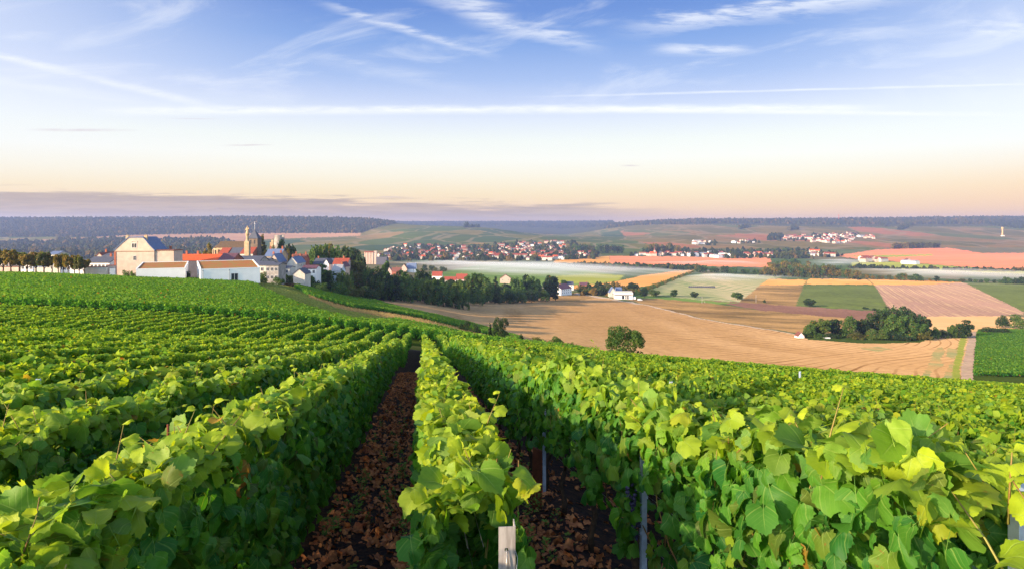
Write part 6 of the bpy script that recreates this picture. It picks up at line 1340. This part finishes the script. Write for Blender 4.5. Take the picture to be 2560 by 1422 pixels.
wood('forest', 'bluish wooded ridge far away in the middle of the skyline', [[(985,548),(1530,548),(1535,566),(1400,572),(1260,566),(985,564)]], 6000, 15, WD[:3], 12, 5400, 8800, .9, [.5,.35,.15])
wood('valley_wood', 'bluish wood in the valley behind the clipped trees', [[(-200,612),(130,607),(260,600),(360,605),(480,600),(560,606),(560,628),(300,648),(-200,648)]], 3600, 13, WD, 4, 1150, 2800, .95, [.40,.32,.18,.10])
wood('valley_wood', 'wood behind the church and the village roofs', [[(460,604),(560,602),(590,612),(590,640),(440,640)]], 700, 13, WD, 5, 1150, 2800, .95, [.40,.32,.18,.10])
wood('copse', 'copse on the rounded vine hill', [[(1163,563),(1200,563),(1198,570),(1160,572)]], 40, 16, WD[:2], 6, 3000, 4600, 1.0, [.6,.4])
wood('copses', 'dark hedges and copses on the right vine slope', [[(2245,575),(2265,572),(2285,556),(2270,556)],[(2205,570),(2235,552),(2228,550),(2200,566)],[(1975,578),(2000,572),(1990,570),(1970,574)],[(1850,574),(1880,568),(1870,566),(1845,572)],[(1925,590),(1960,588),(1950,600),(1920,602)],[(2070,563),(2090,552),(2080,550),(2066,558)]], 420, 14, WD[:3], 7, 1800, 4800, 1.0, [.5,.3,.2])
wood('town_trees', 'dark garden trees between the houses of the riverside town', [[(950,650),(960,634),(1000,616),(1180,618),(1300,606),(1440,610),(1500,632),(1490,648),(1380,654),(1000,654)]], 900, 10, WD, 8, 900, 3200, .9, [.45,.30,.15,.10])
wood('town_trees', 'dark garden trees between the houses of the villages beyond the salmon field', [[(1570,640),(1700,628),(1740,628),(1860,628),(2020,626),(2110,640),(2020,648),(1850,648),(1700,640)],[(1940,604),(2040,586),(2150,584),(2120,606),(2030,604)],[(1730,613),(1790,606),(1790,614)],[(1830,610),(1900,602),(1900,610)]], 620, 10, WD, 9, 900, 3600, .9, [.5,.3,.1,.1])
wood('hedges', 'bushy hedges crossing the valley meadows', [[(1430,660),(1760,668),(1760,676),(1590,672),(1430,664)],[(2120,668),(2560,677),(2640,680),(2560,680),(2120,671)],[(1900,688),(2150,698),(2150,700),(1900,690)],[(1500,715),(1590,728),(1590,742),(1450,738)]], 700, 6.0, WD, 10, 500, 2400, .8, [.4,.3,.2,.1])
wood('undergrowth', 'dense dark undergrowth below the village gardens', [[(790,712),(800,694),(900,696),(1000,700),(1160,708),(1330,715),(1380,728),(1330,740),(1180,743),(1000,750),(905,746),(760,716)]], 2600, 5.0, [WD[0], WD[1]], 11, 265, 640, 1.15, [.5,.5])

# ------------------------------------------------------------------ ground mist: flat banks of thin even vapour with a swelling upper side
def mist(label, pts, thick, dens, seed, color=(0.90,0.94,1.0), ymin=500, lift=.3, rag=.8):
    """polygon of image points on the ground -> closed sheet whose thickness falls to nothing at its rim"""
    g = np.random.default_rng(seed); W = [(xpx(x, Yg), Yg) for x, y in pts for Yg in [ray_ground(x, y, ymin)]]
    xs = np.array([p[0] for p in W]); ys = np.array([p[1] for p in W]); nx_, ny_ = 90, 50
    X, Yg = np.meshgrid(np.linspace(xs.min(), xs.max(), nx_), np.linspace(ys.min(), ys.max(), ny_))
    ins = inpoly(X, Yg, W); d = np.full(X.shape, 1e9)
    for (x0,y0),(x1,y1) in zip(W, W[1:]+W[:1]):
        vx, vy = x1-x0, y1-y0; t = np.clip(((X-x0)*vx+(Yg-y0)*vy)/(vx*vx+vy*vy+1e-9), 0, 1); d = np.minimum(d, np.hypot(X-x0-t*vx, Yg-y0-t*vy))
    rim = np.clip(d/max(.42*(ys.max()-ys.min()), 20), 0, 1)*ins; rim = (rim*rim*(3-2*rim))**1.2
    nz = .5+.5*np.clip(sum(np.sin(X*f1/60+Yg*f2/14+p_) for f1,f2,p_ in g.uniform(.4,2.2,(6,3))*[1,1,3])/3, -1, 1)
    th = thick*rim*(1-rag+rag*2*nz) + .02; Zb = ground(X, Yg) + lift
    n = nx_*ny_; V = np.concatenate([np.stack([X,Yg,Zb],-1).reshape(-1,3), np.stack([X,Yg,Zb+th],-1).reshape(-1,3)]); I = np.arange(n).reshape(ny_, nx_)
    keep = (rim[:-1,:-1]+rim[1:,1:]+rim[:-1,1:]+rim[1:,:-1]) > 0
    Q = np.stack([I[:-1,:-1],I[:-1,1:],I[1:,1:],I[1:,:-1]],-1)[keep]
    fs = [Q[:, ::-1], Q+n]; 
    cnt = {}
    for q in Q:
        for a,b in zip(q, np.roll(q,-1)): cnt[(a,b)] = 1
    side = np.array([(a,b,b+n,a+n) for (a,b) in cnt if (b,a) not in cnt]); fs.append(side)
    m, N = mat('mist'); pv = N.new('ShaderNodeVolumePrincipled'); pv.inputs['Color'].default_value = (*color,1); pv.inputs['Density'].default_value = dens; pv.inputs['Anisotropy'].default_value = 0.0
    pv.inputs['Density Attribute'].default_value = ''; pv.inputs['Color Attribute'].default_value = ''
    finish(N, None, pv.outputs[0]); tag(ob('mist', np_mesh('mist', V, np.concatenate(fs), m, smooth=True)), label, 'mist', kind='stuff')
mist('white fog bank lying below the riverside town', [(930,652),(1100,650),(1280,655),(1420,658),(1640,668),(1900,678),(1770,690),(1560,700),(1380,697),(1200,690),(1050,676)], 11.0, 0.009, 1)
mist('thin veil of mist on the pale meadow', [(1670,688),(1760,681),(1960,687),(2100,692),(2000,700),(1890,706),(1760,708),(1680,704)], 5.0, 0.011, 2)
mist('pale mist over the river meadow at the right', [(2090,668),(2300,672),(2560,682),(2800,686),(2800,704),(2560,704),(2350,700),(2200,692)], 9.0, 0.011, 3, (0.98,.95,.92))
mist('low mist beyond the river grove', [(1990,650),(2100,645),(2200,652),(2230,660),(2140,668),(2040,668),(1990,662)], 6.0, 0.011, 4)
mist('thin mist strip along the salmon field', [(1560,655),(1760,652),(1930,656),(1930,664),(1700,664)], 4.0, 0.006, 5, (1.0,.92,.95), 1000)
mist('thin mist along the near side of the bank trees', [(1950,694),(2200,700),(2560,710),(2800,714),(2800,722),(2400,712),(2100,704)], 3.0, 0.012, 6, (1.0,.93,.88))

# ------------------------------------------------------------------ air: one closed box of even thin haze
HAZE = True
if HAZE:
    zlo = float(V_MIN) if 'V_MIN' in globals() else float(ZZ.min()); o = MB().box(-8600, 8600, -12, 9030, zlo-1.0, max(float(ZZ.max())+40, 60)).ob('haze', None)
    m, N = mat('haze'); pv = N.new('ShaderNodeVolumePrincipled'); pv.inputs['Color'].default_value = (0.40,0.52,0.96,1); pv.inputs['Density'].default_value = 0.000095; pv.inputs['Anisotropy'].default_value = 0.2
    pv.inputs['Density Attribute'].default_value = ''; pv.inputs['Color Attribute'].default_value = ''
    finish(N, None, pv.outputs[0]); o.data.materials.clear(); o.data.materials.append(m); tag(o, 'pale violet haze filling the valley air', 'haze', kind='stuff')
